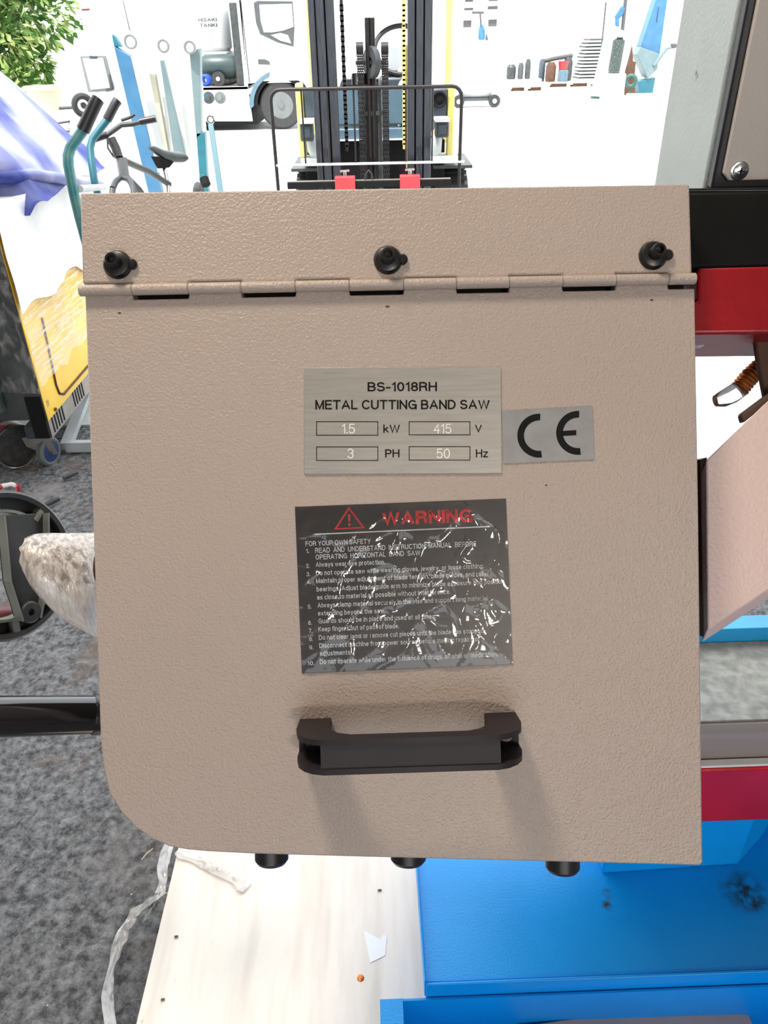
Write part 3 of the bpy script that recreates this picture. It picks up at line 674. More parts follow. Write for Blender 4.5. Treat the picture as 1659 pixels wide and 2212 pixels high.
# --- lever, handwheel and wrapped shaft at the left
la, lb, lc = at_t(-220, 1552, .66), at_t(0, 1548, .70), at_t(214, 1543, .745)
lv = MB().tube([la, lb, lc], .0187, 28, [.0187, .0187, .0182]).build('lever_grip', M['gloss'], saw, label='thick glossy black lever grip')
MB().tube([lc - (lc - lb).normalized() * .006, lc, lc + (lc - lb).normalized() * .004], .0192, 28, [.0192, .0196, .0192]).build('grip_ring', M['blackmetal'], lv)
MB().tube([lc, at_t(420, 1540, .77)], .010, 16).build('lever_rod', M['steel'], lv)
hwc = at_t(6, 1222, .95); hn = (N * .52 + R * .854).normalized()
hr = hn.cross(U).normalized(); hu = hr.cross(hn)
def wp(r_, a, h): return hwc + (hr * cos(a) + U * sin(a)).normalized() * r_ + hn * h if False else hwc + hr * (r_ * cos(a)) + hu * (r_ * sin(a)) + hn * h
hw = MB().lathe([(.084, .006), (.0845, .010), (.090, .011), (.0930, .008), (.0930, -.012), (.088, -.014), (.070, -.012), (.069, -.005), (.084, -.004)], hwc, hn, 64, closed=True).build('handwheel', M['handwheel'], saw, label='black plastic spoked handwheel')
MB().lathe([(.0655, .004), (.066, .007), (.0695, .007), (.070, .004), (.070, -.01), (.0655, -.01)], hwc, hn, 64, closed=True).build('inner_ring', M['hwedge'], hw)
for a in [radians(q) for q in (35, 80, 125, 170, 215, 260, 305, 350)]:
    MB().bar(wp(.068, a, .003), wp(.086, a, .003), .007, .012, hn).build('rim_rib', M['hwedge'], hw)
aa, ab = radians(108), radians(-112)
pa, pb = wp(.067, aa, .0), wp(.074, ab, .0)
sdv = (pb - pa).normalized().cross(hn).normalized()
def spk(q): return pa.lerp(pb, q)
spm = MB().prism([pa + sdv * .030, pa - sdv * .030, spk(.62) - sdv * .026, pb - sdv * .012, pb + sdv * .012, spk(.62) + sdv * .026], hn * .008)
spm.build('spoke', M['handwheel'], hw, bevel=.001)
for sg in (1, -1):
    rb = MB(); L1 = [pa + sdv * .030 * sg, spk(.62) + sdv * .026 * sg, pb + sdv * .012 * sg]
    for i in range(2): rb.bar(L1[i] + hn * .012, L1[i + 1] + hn * .012, .0022, .014, hn)
    rb.build('spoke_rib', M['hwedge'], hw)
MB().lathe([(.014, 0), (.014, .016), (.012, .018), (.0045, .018), (.0045, .012), (.0001, .012)], spk(.93), hn, 18).build('hub_boss', M['handwheel'], hw)
MB().cyl(at_t(-70, 1334, 1.03), at_t(40, 1330, 1.01), .013, n=16).build('feed_screw', M['maroon'], saw)
wr = MB(); rg = []
prof = [(60, 1168, 1228), (64, 1157, 1246), (80, 1152, 1268), (105, 1150, 1300), (135, 1149, 1330), (165, 1148, 1354), (195, 1146, 1372), (225, 1146, 1390)]
for (x, y0, y1) in prof:
    c = at_t(x, (y0 + y1) / 2, .90 + (x - 60) * .0003); a_ = (y1 - y0) / 2 / FOC * .9; ring_ = []
    for k in range(28):
        t = 2 * pi * k / 28
        ring_.append(c + U * (a_ * sin(t)) + F * (min(a_, .05) * cos(t)) + R * (.004 * noise.noise(V((k * .7, x * .05, 2)))))
    rg.append(ring_)
wr.loft(rg).build('wrapped_shaft', M['wrap'], saw, smooth=180, label='shaft end wrapped in streaky clear film')
MB().cyl(at_t(120, 1215, .915), at_t(330, 1234, .97), .022, n=20).build('vice_shaft', M['brown'], saw)

for (x, y, r_) in ((837, 662, 5), (258, 676, 4), (1408, 648, 4), (1180, 1048, 3)):
    pts = [pp(x + r_ * (1 + .4 * sin(k * 3.1)) * cos(2 * pi * k / 9), y + r_ * .5 * sin(2 * pi * k / 9), .0002) for k in range(9)]
    MB().prism(pts, F * .0002).build('paint_speck', M['brown'], saw, smooth=0)

# ------------------------------------------------------------------ things on and beside the board
pal = thing('pallet', (.3, .9, 0), 'pale plywood topped pallet carrying the band saw', 'pallet')
bx0 = at_z(340, 2020, .1).x
MB().box((bx0, .15, .082), (1.1, 1.55, .1)).build('board', M['wood'], pal, bevel=.001)
for x in (bx0 + .04, .3, 1.0): MB().box((x, .15, -.012), (x + .07, 1.55, .082)).build('bearer', M['rawwood'], pal)
def ribbon(pts, wid, name, mat, crump=.004, seed=1, n=60):
    P = [at_z(x, y, z) for x, y, z in pts]; m = len(P) - 1
    def fn(a, b):
        t = a * m; i = min(m - 1, int(t)); p = P[i].lerp(P[i + 1], t - i); d = P[i + 1] - P[i]
        sd = V((-d.y, d.x, 0)).normalized(); wv = wid * (.7 + .5 * noise.noise(V((a * 7, seed, 0))))
        return p + sd * wv * (b - .5) + V((0, 0, crump * abs(noise.noise(V((a * 11, b * 3, seed)))) * 2.0))
    return MB().grid(fn, n, 8).build(name, mat, smooth=180)
tag(ribbon([(366, 1822, .112), (352, 1870, .112), (352, 1905, .110), (345, 1935, .104), (318, 1952, .07), (292, 1975, .03), (268, 2010, .012), (252, 2055, .006), (238, 2105, .004), (232, 2155, .004), (240, 2225, .004)], .03, 'plastic_film_strip', M['filmwhite'], .006, 3, 90),
    'long crumpled clear film strip trailing from the board edge onto asphalt', 'plastic film')
tag(ribbon([(350, 1925, .106), (330, 1962, .05), (310, 1988, .015)], .014, 'plastic_film_strip', M['filmwhite'], .004, 8, 30), 'short stubby film scrap forking off beside the board', 'plastic film')
tag(ribbon([(385, 1835, .103), (430, 1858, .103), (470, 1878, .103), (505, 1895, .103), (535, 1918, .103)], .034, 'plastic_film_strip', M['filmwhite'], .004, 12, 24), 'thin creased film lying on the board under the cover', 'plastic film')
tag(MB().prism([at_z(x, y, .1005) for x, y in ((800, 2080), (832, 2064), (836, 2022), (826, 2020), (822, 2030), (785, 2010))], (0, 0, .0006)).build('paper_scrap', M['whiteplastic']), 'torn white paper scrap lying on the pale board', 'paper')
tag(MB().lathe([(.0065, 0), (.005, .0008), (.0001, .001)], at_z(779, 2113, .1), (0, 0, 1), 12).build('rust_chip', M['copper']), 'small reddish brown chip on the pale board', 'debris')
for k, (x, y) in enumerate(((820, 1924), (381, 2024), (352, 2160))):
    a = at_z(x - 4, y, .101); b = at_z(x + 4, y - 1, .101)
    tag(MB().bar(a + V((0, 0, .001)), b + V((0, 0, .001)), .003, .002).build('metal_chip', M['dark']), ('dark metal chip on the board near the blue tray', 'dark metal chip on the board near the film strip', 'dark metal chip at the left board edge near the bottom')[k], 'debris')
sh = [at_z(1120, 2216, .27), at_z(1380, 2178, .275), at_z(1598, 2150, .27), at_z(1650, 2260, .25), at_z(1600, 2420, .25), at_z(1100, 2420, .25)]
tag(MB().prism(sh, (0, 0, -.012)).build('packing_sheet', M['sheet'], bevel=.002), 'greyish mauve packing sheet lying in the blue coolant tank', 'packing sheet')
# ground litter
def stick(p0, p1, r_, name, mat, label, cat='debris'):
    a, b = at_z(p0[0], p0[1], r_ * .5), at_z(p1[0], p1[1], r_ * .8)
    m_ = a.lerp(b, .5) + V((0, .004, 0))
    return tag(MB().tube([a, m_, b], r_, 8, [r_ * .8, r_, r_ * .85]).build(name, mat), label, cat)
stick((137, 1033), (168, 1020), .010, 'offcut', M['dark'], 'grey pipe offcut on asphalt by the caster')
stick((95, 1093), (128, 1077), .010, 'offcut', M['dark'], 'grey pipe offcut on asphalt just behind the handwheel')
stick((306, 1857), (331, 1833), .0018, 'splinter', M['rawwood'], 'pale wood splinter on asphalt below the rounded cover corner')
lp = [at_z(x, y, z) for x, y, z in ((-20, 1062, .03), (5, 1050, .04), (25, 1046, .04), (37, 1050, .035), (40, 1060, .01))]
tag(MB().tube(lp, .010, 8).build('strap_loop', M['redwhite'], smooth=60), 'red and white strap loop on asphalt behind the handwheel', 'strap')

# ------------------------------------------------------------------ yellow machine with wrap and tarp
ym = thing('yellow_machine', (-1.65, 3.2, 0), 'yellow sheet metal machine on blue casters half wrapped in film', 'machine')
yc = at_y(105, 909, 2.75); YX, YZ = yc.x, yc.z; TOPZ = 1.03
MB().box((YX - .75, 2.755, YZ), (YX - .002, 3.75, TOPZ)).build('body', M['dark'], ym, bevel=.004)
MB().box((YX - .003, 2.75, YZ), (YX, 3.75, TOPZ - .01)).build('side_panel', M['yellow'], ym, label='yellow side panel with a grooved hatch')
def sx(py, pz): return V((YX + .002, py, pz))
h0 = at_x(85, 690, YX); h1 = at_x(128, 862, YX)
gl = [sx(h0.y + .02, h0.z), sx(h1.y, h1.z + .06), sx(h1.y + .01, h1.z + .02), sx(h1.y + .05, h1.z), sx(3.7, h1.z)]
MB().tube(gl, .005, 8).build('hatch_seam', M['brown'], ym)
hp_ = at_x(118, 884, YX); MB().lathe([(.008, 0), (.006, .006), (.0001, .007)], sx(hp_.y, hp_.z), (1, 0, 0), 10).build('panel_screw', M['brown'], ym)
MB().box((YX - .05, 2.77, YZ - .085), (YX - .012, 3.7, YZ - .001)).build('vent_rail', M['rawsteel'], ym)
for k in range(5):
    for y0 in (2.80, 3.05):
        MB().box((YX - .013, y0 + k * .028, YZ - .075), (YX - .0105, y0 + k * .028 + .011, YZ - .012)).build('vent_slot', M['ink'], ym)
MB().box((YX - .07, 2.748, YZ - .075), (YX - .012, 2.77, YZ + .1)).build('corner_post', M['ink'], ym)
MB().cyl((YX - .19, 2.72, YZ + .06), (YX - .19, 2.72, YZ + .34), .05, n=18).build('cylinder', M['gascyl'], ym)
# caster
cw = at_z(108, 1003, -.005); cw.y += .02; wr_ = .062
def caster(c, nm):
    q = MB().lathe([(.044, -.014), (wr_ - .008, -.016), (wr_, -.010), (wr_, .010), (wr_ - .008, .016), (.044, .014)], c, (1, -.35, 0), 28, closed=True).build('caster_tyre', M['offrub'], ym)
    MB().lathe([(.045, -.013), (.045, .013), (.012, .017), (.012, -.017)], c, (1, -.35, 0), 20, closed=True).build('caster_wheel', M['navyblue'], ym)
    fr = MB(); ax = V((1, -.35, 0)).normalized()
    for sg in (1, -1):
        b0 = c + ax * .022 * sg
        fr.prism([b0 + V((-.012, 0, -.012)), b0 + V((.02, 0, -.01)), b0 + V((.0, -.005, .075)), b0 + V((-.065, -.03, .075)), b0 + V((-.06, -.02, .03))], ax * .003)
    fr.build('caster_fork', M['rawsteel'], ym)
    MB().cyl(c - V((1, -.35, 0)) * .025, c + V((1, -.35, 0)) * .025, .008, n=10).build('caster_axle', M['chrome'], ym)
    MB().box(c + V((-.06, -.03, .074)), c + V((.02, .04, YZ - .08 - c.z))).build('caster_mount', M['slate'], ym)
caster(V((cw.x, cw.y, wr_ - .015)), 0); caster(V((cw.x - .5, cw.y + .1, wr_ - .015)), 1); caster(V((cw.x - .05, 3.62, wr_ - .015)), 2)
# wrap around the machine
sw = thing('stretch_wrap', (YX, 2.74, .5), 'clear stretch wrap around the yellow machine', 'plastic wrap')
def wrapside(a, b):
    z = .40 + b * .62 + .04 * (1 - b) * noise.noise(V((a * 9, 0, 2)))
    return V((YX + .010 + .006 * noise.noise(V((a * 30, b * 9, 1))), 2.742 + a * 1.0, z))
def wrapfront(a, b):
    z = .42 + b * .62 - .05 * a * (1 - b) + .05 * (1 - b) * noise.noise(V((a * 9, 0, 5)))
    return V((YX - .75 + a * .755, 2.744 - .006 * noise.noise(V((a * 30, b * 9, 4))) - .006, z))
MB().grid(wrapside, 60, 40).build('side_wrap', M['film'], sw, smooth=180); MB().grid(wrapfront, 60, 40).build('front_wrap', M['filmdark'], sw, smooth=180)
def capfn(a, b):
    y = 2.73 + a * 1.06
    if b < .5: return V((YX - .8 + b * 2 * .82, y, TOPZ + .012 + .015 * noise.noise(V((a * 6, b * 8, 3)))))
    q = (b - .5) * 2
    lo = .36 + .08 * noise.noise(V((a * 5, 1, 1)))
    return V((YX + .016 + .012 * noise.noise(V((a * 12, b * 5, 6))) * q + .004, y, TOPZ + .012 - q * lo))
tag(MB().grid(capfn, 60, 40).build('dust_sheet', M['whitesheet'], smooth=180), 'white plastic dust sheet over the yellow machine below the blue tarp', 'dust sheet')
def tarpfn(a, b):
    y = 2.95 + b * .85
    x = YX - .95 + a * 1.02
    ridge = max(0.0, min(1.35, (YX + .06 - x) / .40))
    z = TOPZ + .05 + .47 * ridge ** 1.1 * (1 - .45 * abs(b - .45)) + .030 * noise.noise(V((a * 5 + b * 2, b * 3, 4))) + .018 * abs(noise.noise(V((a * 9 - b * 5, b * 2, 8))))
    if b < .12: z -= (.12 - b) * 3.4 * min(1.0, ridge) ** .5
    if a > .93: z -= (a - .93) * .9
    return V((x, y, z))
tag(MB().grid(tarpfn, 70, 50).build('tarp', M['tarp'], smooth=180), 'crumpled royal blue tarp heaped on top of the yellow machine', 'tarp')
rl = [at_t(-60, 385, 2.72), at_t(20, 383, 2.76), at_t(70, 378, 2.85), at_t(120, 384, 2.98), at_t(165, 392, 3.1), at_t(215, 398, 3.25)]
tag(MB().tube(rl, .022, 12).build('cloth_roll', M['tarp'], smooth=60), 'thin rolled blue cloth lying below the tarp heap', 'cloth')
# drum lying beside it
dc = at_z(28, 1010, 0); da = V((.75, -.66, 0)).normalized(); dr = .092; dcen = at_z(32, 962, .085)
drm = thing('paint_tin', dcen - V((0, 0, dr)), 'tin drum lying on its side by the blue caster, red and white band', 'tin')
MB().lathe([(dr, -.24), (dr, -.012), (dr + .003, -.010), (dr + .003, 0), (dr - .004, 0), (dr - .006, -.008), (.0001, -.008)], dcen + da * .02, da, 36).build('body', M['tin'], drm)
MB().lathe([(dr + .0008, -.20), (dr + .0008, -.02)], dcen + da * .02, da, 36).build('paper_band', M['redwhite'], drm)
MB().torus(dcen + da * .021, da, dr, .004, 36, 8).build('rim', M['chrome'], drm)
# grey angle frame on the ground
fr = thing('angle_iron_stand', at_z(165, 963, 0), 'pale grey angle iron frame standing on the ground behind the caster', 'frame')
fa, fb_, fc = at_z(143, 964, .02), at_z(260, 962, .02), at_z(176, 878, .02)
MB().bar(fa, fb_, .03, .045).build('rail', M['offwhite'], fr); MB().bar(fa, fa.lerp(fc, 1.4), .045, .03).build('rail', M['offwhite'], fr)

# ------------------------------------------------------------------ hand truck with two teal handles
ht = thing('hand_truck', at_z(290, 900, 0), 'teal tube hand truck with two black rubber grips behind the cover', 'hand truck')
def hbars(px, t, r_):
    P = [at_t(x, y, t) for x, y in px]; return P
p1 = [at_t(181, 279, 2.30), at_t(166, 300, 2.30), at_t(152, 320, 2.30), at_t(147, 338, 2.30), at_t(148, 358, 2.30), at_t(153, 385, 2.31), at_t(160, 420, 2.33), at_t(172, 470, 2.36)]
p1.append(V((p1[-1].x + .02, p1[-1].y + .1, .1)))
MB().tube(p1, .0155, 14).build('tube', M['teal'], ht, smooth=60)
MB().tube([at_t(179, 282, 2.30), at_t(206, 224, 2.28), at_t(212, 214, 2.28)], .0195, 18, [.0195, .0190, .0185]).build('grip', M['black'], ht)
p2 = [at_t(232, 258, 2.85), at_t(215, 280, 2.85), at_t(200, 300, 2.85), at_t(195, 318, 2.85), at_t(197, 345, 2.85), at_t(203, 385, 2.85), at_t(206, 402, 2.86)]
p2.append(V((p2[-1].x + .05, p2[-1].y + .15, .1)))
MB().tube(p2, .0135, 14).build('tube', M['tealblue'], ht, smooth=60)
MB().tube([at_t(231, 259, 2.85), at_t(248, 226, 2.84), at_t(254, 217, 2.84)], .0165, 18).build('grip', M['black'], ht)
MB().tube([at_t(172, 408, 2.33), at_t(225, 404, 2.86)], .011, 10).build('cross_bar', M['offwhite'], ht)
MB().box((p1[-1].x - .1, p1[-1].y, .0), (p2[-1].x + .15, p2[-1].y + .05, .1)).build('toe_plate', M['teal'], ht)

# ------------------------------------------------------------------ bicycle
bk = thing('bicycle', (-1.33, 5.2, 0), 'black bicycle with grey saddle parked behind the teal hand truck', 'bicycle')
def T(px, py, t): return at_t(px, py, t)
MB().tube([T(230, 292, 4.05), T(245, 282, 4.05), T(262, 270, 4.05), T(285, 268, 4.05), T(305, 263, 4.05)], .013, 10).build('handlebar', M['dark'], bk, smooth=60)
MB().tube([T(303, 263, 4.05), T(337, 256, 4.05)], .018, 12).build('grip', M['black'], bk)
MB().tube([T(232, 291, 4.05), T(205, 300, 4.06)], .018, 12).build('grip', M['black'], bk)
MB().tube([T(262, 260, 4.05), T(280, 254, 4.05), T(291, 247, 4.05)], .008, 8).build('brake_lever', M['dark'], bk)
MB().tube([T(231, 292, 4.05), T(233, 320, 4.05), T(245, 338, 4.07), T(265, 343, 4.08)], .005, 6).build('brake_cable', M['rubber'], bk, smooth=60)
MB().tube([T(240, 300, 4.05), T(250, 320, 4.06), T(256, 340, 4.07)], .024, 12).build('stem', M['black'], bk, smooth=60)
MB().tube([T(262, 340, 4.08), T(268, 380, 4.12)], .028, 14).build('head_tube', M['offgrey'], bk)
MB().tube([T(263, 345, 4.1), T(320, 370, 4.5), T(365, 398, 4.8)], .018, 12).build('top_tube', M['dark'], bk)
MB().tube([T(268, 378, 4.12), T(300, 410, 4.3), T(340, 470, 4.6)], .019, 12).build('down_tube', M['dark'], bk)
MB().tube([T(351, 350, 4.75), T(362, 398, 4.78), T(365, 470, 4.8)], .015, 12).build('seat_tube', M['chrome'], bk)
fk = MB(); fk.tube([T(243, 408, 4.0), T(250, 392, 4.05), T(262, 383, 4.1), T(280, 388, 4.08), T(288, 408, 4.05), T(292, 520, 4.0)], .016, 10); fk.tube([T(243, 408, 4.0), T(240, 520, 3.98)], .016, 10)
fk.build('fork', M['dark'], bk, smooth=60)
# saddle
sd0, sd1 = T(325, 328, 4.6), T(392, 343, 4.85)
rg = []
for q, wv, hv, dz in ((0, .012, .010, .02), (.12, .022, .022, .018), (.35, .032, .03, .0), (.6, .062, .032, -.004), (.85, .085, .034, .004), (1, .06, .02, .006)):
    c = sd0.lerp(sd1, q) + V((0, 0, dz)); d = (sd1 - sd0).normalized(); sdv2 = d.cross(V((0, 0, 1))).normalized()
    rg.append([c + sdv2 * wv * cos(2 * pi * k / 14) + V((0, 0, 1)) * hv * sin(2 * pi * k / 14) for k in range(14)])
MB().loft(rg).build('saddle', M['saddle'], bk, smooth=80)
MB().prism([T(326, 338, 4.62), T(345, 346, 4.7), T(362, 350, 4.75), T(352, 362, 4.75), T(340, 364, 4.72)], V((.04, 0, 0))).build('saddle_frame', M['ink'], bk)
MB().tube([T(440, 385, 5.0), T(446, 400, 5.0)], .03, 10).build('rear_mudguard', M['ink'], bk)
for cpx, tt in ((272, 4.05), (425, 5.1)):
    c0 = T(cpx, 392, tt); wc = V((c0.x, c0.y, .345))
    wh = MB().torus(wc, (1, .12, 0), .325, .026, 40, 8).build('tyre', M['rubber'], bk)
    MB().torus(wc, (1, .12, 0), .300, .010, 40, 6).build('rim', M['chrome'], wh)
    sp_ = MB()
    for k in range(16):
        a = 2 * pi * k / 16; sp_.cyl(wc, wc + V((-.12 * cos(a) * .30, cos(a) * .30, sin(a) * .30)), .0015, n=4)
    sp_.build('spokes', M['chrome'], wh)

# ------------------------------------------------------------------ forklift
FY = 5.30
fl = thing('forklift', (-.12, 6.2, 0), 'yellow and grey forklift with dark mast facing the workshop', 'forklift')
def vx(px, Y, py=200): return at_y(px, py, Y).x
def upright(name, px0, px1, Y, depth, z0, z1, mat, parent, py=200, bevel=.003):
    return MB().box((vx(px0, Y, py), Y, z0), (vx(px1, Y, py), Y + depth, z1)).build(name, mat, parent, bevel=bevel)
MY = FY + .12
for (a, b, dz) in ((675.5, 688, 0), (690, 708, .02), (710.5, 729, .04)):
    upright('mast_rail', a, b, MY + dz, .07, .08, 2.3, M['navy'], fl)
for (a, b, dz) in ((881, 896, .04), (899, 914, .02), (917, 932.5, 0)):
    upright('mast_rail', a, b, MY + dz, .07, .08, 2.3, M['navy'], fl)
for a, b in ((676, 729), (881, 932)):
    upright('mast_channel', a, b, MY + .10, .05, .08, 2.3, M['ink'], fl)
def chain(name, px, y0, y1, Y, wd, mat, parent):
    m_ = MB(); p0, p1 = at_y(px, y0, Y), at_y(px, y1, Y); n_ = int(abs(p0.z - p1.z) / .026)
    for k in range(n_):
        z = p0.z + (p1.z - p0.z) * (k + .5) / n_; x = p0.x
        if k % 2:
            for q in (-1, -.33, .33, 1): m_.box((x + q * wd * .5 - .003, Y - .010, z - .018), (x + q * wd * .5 + .003, Y + .010, z + .018))
        else:
            for q in (-.66, 0, .66): m_.box((x + q * wd * .5 - .003, Y - .010, z - .018), (x + q * wd * .5 + .003, Y + .010, z + .018))
        m_.cyl((x - wd * .55, Y, z), (x + wd * .55, Y, z), .0065, n=6)
    return m_.build(name, mat, parent, smooth=30)
chain('lift_chain', 777, 100, 395, MY + .02, .036, M['chainm'], fl)
chain('lift_chain', 831, 100, 395, MY + .02, .036, M['chainm'], fl)
chain('side_chain', 737, 0, 325, MY + .1, .018, M['chainm'], fl)
chain('side_chain', 872, 0, 320, MY + .1, .016, M['paleyellow'], fl)
upright('chain_strip', 877, 880, MY + .1, .02, .75, 1.45, M['paleyellow'], fl)
for px in (797, 807):
    p = at_y(px, 38, MY + .06)
    MB().cyl((vx(px, MY + .06), MY + .06, .1), (vx(px, MY + .06), MY + .06, p.z), .016, n=12).build('lift_ram', M['chainm'], fl)
for px in (788, 816):
    MB().cyl((vx(px, MY + .09), MY + .09, .1), (vx(px, MY + .09), MY + .09, at_y(px, 190, MY).z), .024, n=12).build('lift_cylinder', M['dark'], fl)
ph = at_y(803, 135, MY + .05)
MB().lathe([(.03, -.015), (.085, -.018), (.09, 0), (.085, .018), (.03, .015)], ph, (1, .55, 0), 28, closed=True).build('pulley_wheel', M['dark'], fl)
MB().box((ph.x - .10, MY + .05, ph.z - .012), (ph.x + .09, MY + .09, ph.z + .012)).build('cross_head', M['dark'], fl, bevel=.005)
for px in (777, 831):
    p = at_y(px, 103, MY + .03)
    MB().cyl(p - V((.022, 0, 0)), p + V((.022, 0, 0)), .03, n=18).build('chain_pulley', M['chainm'], fl)
sp2 = MB()
for k in range(9): sp2.torus(at_y(776, 160 + k * 2.6, MY + .08), (0, 0, 1), .045, .005, 14, 5)
sp2.build('spring', M['blackmetal'], fl)
cz = at_y(803, 245, MY + .05).z
MB().box((vx(776, MY), MY + .05, cz - .012), (vx(832, MY), MY + .12, cz + .012)).build('cylinder_clamp', M['dark'], fl)
# load backrest
bt = .011
pA, pB = at_y(583, 196, FY), at_y(998, 190, FY); pBL, pBR = at_y(610, 404, FY), at_y(990, 404, FY)
xL, xR, zT = pA.x, pB.x, at_y(790, 190, FY).z
zB = at_y(790, 420, FY).z
c_ = .06
fr_pts = [V((xL, FY, zB))] + [V((xL, FY, zT - c_))] + [V((xL + c_ - c_ * cos(a), FY, zT - c_ + c_ * sin(a))) for a in (.4, .8, 1.2)] + [V((xL + c_, FY, zT)), V((xR - c_, FY, zT))] + [V((xR - c_ + c_ * sin(a), FY, zT - c_ + c_ * cos(a))) for a in (.4, .8, 1.2)] + [V((xR, FY, zT - c_)), V((xR, FY, zB))]
MB().tube(fr_pts, bt, 8).build('backrest_frame', M['chainm'], fl, smooth=60)
zm = at_y(790, 353, FY).z
MB().box((xL, FY - .012, zm - .008), (xR + .03, FY + .012, zm + .006)).build('backrest_rail', M['offwhite'], fl, bevel=.003)
for px in (655, 709, 766, 822, 877, 934):
    x = vx(px, FY, 270); MB().cyl((x, FY, zm), (x, FY, zT), .0055, n=8).build('backrest_bar', M['chainm'], fl)
zf = at_y(790, 396, FY - .02).z
MB().box((vx(622, FY, 396), FY - .05, zf - .022), (vx(972, FY, 396), FY - .005, zf + .018)).build('carriage_bar', M['ink'], fl, bevel=.004)
MB().box((vx(622, FY, 396), FY - .04, zf + .0185), (vx(972, FY, 396), FY - .01, zf + .022)).build('carriage_top', M['rawsteel'], fl)
MB().box((vx(640, FY, 396), FY, zf - .45), (vx(960, FY, 396), FY + .05, zf - .30)).build('carriage_lower', M['dark'], fl)
for px in (746, 885):
    x = vx(px, FY, 390)
    rbk = MB().box((x - .064, FY - .062, zf - .03), (x + .064, FY + .005, zf + .045)).build('fork_block', M['redblock'], fl, bevel=.003)
    MB().cyl((x, FY - .03, zf + .045), (x, FY - .03, zf + .072), .010, n=10).build('pin', M['chrome'], rbk)
    MB().cyl((x - .03, FY - .03, zf + .075), (x + .03, FY - .03, zf + .078), .007, n=8).build('pin_handle', M['chrome'], rbk)
    MB().box((x - .055, FY - .05, .03), (x + .055, FY - .01, zf - .03)).build('fork_shank', M['ink'], fl)
    MB().box((x - .055, FY - 1.0, .03), (x + .055, FY - .01, .06)).build('fork_blade', M['ink'], fl)
hpz = at_y(797, 395, FY - .03)
MB().tube([hpz + V((-.025, 0, 0)), hpz + V((-.02, 0, .05)), hpz + V((0, 0, .075)), hpz + V((.02, 0, .05)), hpz + V((.025, 0, 0))], .006, 8).build('hose_loop', M['rubber'], fl, smooth=60)
# body
BY = 6.0
def fbx(name, px0, py0, px1, py1, Y, dp, mat, bevel=.01, parent=None): return pbox(MB(), px0, py0, px1, py1, Y, dp).build(name, mat, parent or fl, bevel=bevel)
fbx('side_post', 642, 180, 657, 340, BY, .12, M['paleyellow'])
fbx('side_post', 967, 180, 981, 340, BY, .12, M['paleyellow'])
fbx('front_cowl', 657, 192, 690, 262, BY + .02, .1, M['slate'])
fbx('front_cowl', 930, 192, 967, 262, BY + .02, .1, M['slate'])
lp_ = at_y(949, 215, BY)
MB().lathe([(.035, .02), (.052, .02), (.052, -.01), (.045, -.014), (.034, -.004), (.016, -.006), (.014, -.012), (.0001, -.012)], lp_, (0, 1, 0), 24).build('round_lamp', M['ink'], fl)
fbx('dash_panel', 715, 190, 900, 270, BY + .15, .1, M['dash'])
fbx('dash_panel', 715, 277, 900, 302, BY + .13, .1, M['dash'])
fbx('floor_edge', 715, 301, 900, 304, BY + .10, .4, M['whitepaint'], .002)
fbx('front_axle', 660, 304, 960, 420, BY + .16, .25, M['ink'])
for (a, b, c, d) in ((648, 266, 676, 306), (941, 262, 970, 298)):
    fbx('head_lamp', a, b, b - b + c, d, BY - .12, .12, M['dark'], .012)
    fbx('lamp_lens', a + 6, b + 8, c - 6, d - 8, BY - .125, .01, M['slate'], .003)
    fbx('lamp_bracket', a - 1, b - 7, c + 1, b + 2, BY - .14, .15, M['whitepaint'], .004)
for (px, sg) in ((672, 1), (945, -1)):
    q0 = at_y(px, 300, BY); MB().tube([q0 + V((0, 0, .02)), q0 + V((.02 * sg, 0, -.06)), q0 + V((.06 * sg, .02, -.13))], .05, 12, [.035, .055, .05]).build('lamp_arm', M['offwhite'], fl, smooth=60)
fbx('foot_plate', 650, 343, 700, 356, BY - .05, .3, M['whitepaint'], .004)
fbx('foot_plate', 925, 338, 990, 352, BY - .05, .3, M['whitepaint'], .004)
for (px0, px1) in ((632, 690), (940, 1018)):
    xa_, xb_ = vx(px0, BY, 385), vx(px1, BY, 385); rr = .315; cyy = BY + .38
    ty = MB().lathe([(.16, xa_), (rr - .03, xa_), (rr, xa_ + .03), (rr, xb_ - .03), (rr - .03, xb_), (.16, xb_)], (0, cyy, rr), (1, 0, 0), 40, closed=True).build('tyre', M['rubber'], fl)
    tr = MB()
    for k in range(26):
        a = 2 * pi * k / 26; d = V((0, cos(a), sin(a)))
        tr.bar(V((xa_ + .01, cyy, rr)) + d * (rr + .004), V((xb_ - .01, cyy, rr)) + d * (rr + .004), .03, .016, d)
    tr.build('tread', M['rubber'], ty)
    MB().lathe([(.15, xa_ + .03), (.15, xb_ - .03)], (0, cyy, rr), (1, 0, 0), 24).build('wheel_disc', M['paleyellow'], ty)
    MB().box((xa_ - .01, cyy - .34, .67), (xb_ + .01, cyy + .3, .69)).build('fender', M['dark'], fl)
MB().box((vx(645, BY), 6.5, .25), (vx(978, BY), 8.0, .8)).build('chassis', M['paleyellow'], fl, bevel=.03)
MB().box((vx(655, BY), 7.2, .8), (vx(968, BY), 8.0, 1.05)).build('seat_deck', M['slate'], fl, bevel=.03)
MB().box((vx(720, BY), 7.1, 1.05), (vx(880, BY), 7.6, 1.2)).build('seat', M['black'], fl, bevel=.04)
swc = at_y(868, 108, 6.55)
MB().torus(swc, (0, -.75, .65), .20, .017, 40, 10).build('steering_wheel', M['black'], fl)
MB().lathe([(.09, 0), (.07, .05), (.03, .07)], swc - V((0, -.02, .05)), (0, -.75, .65), 20).build('steering_hub', M['offwhite'], fl)
MB().cyl(swc, (swc.x, 6.2, .8), .04, n=12).build('steering_column', M['offwhite'], fl)
fbx('instrument_cowl', 823, 88, 905, 165, 6.45, .25, M['offwhite'], .04)
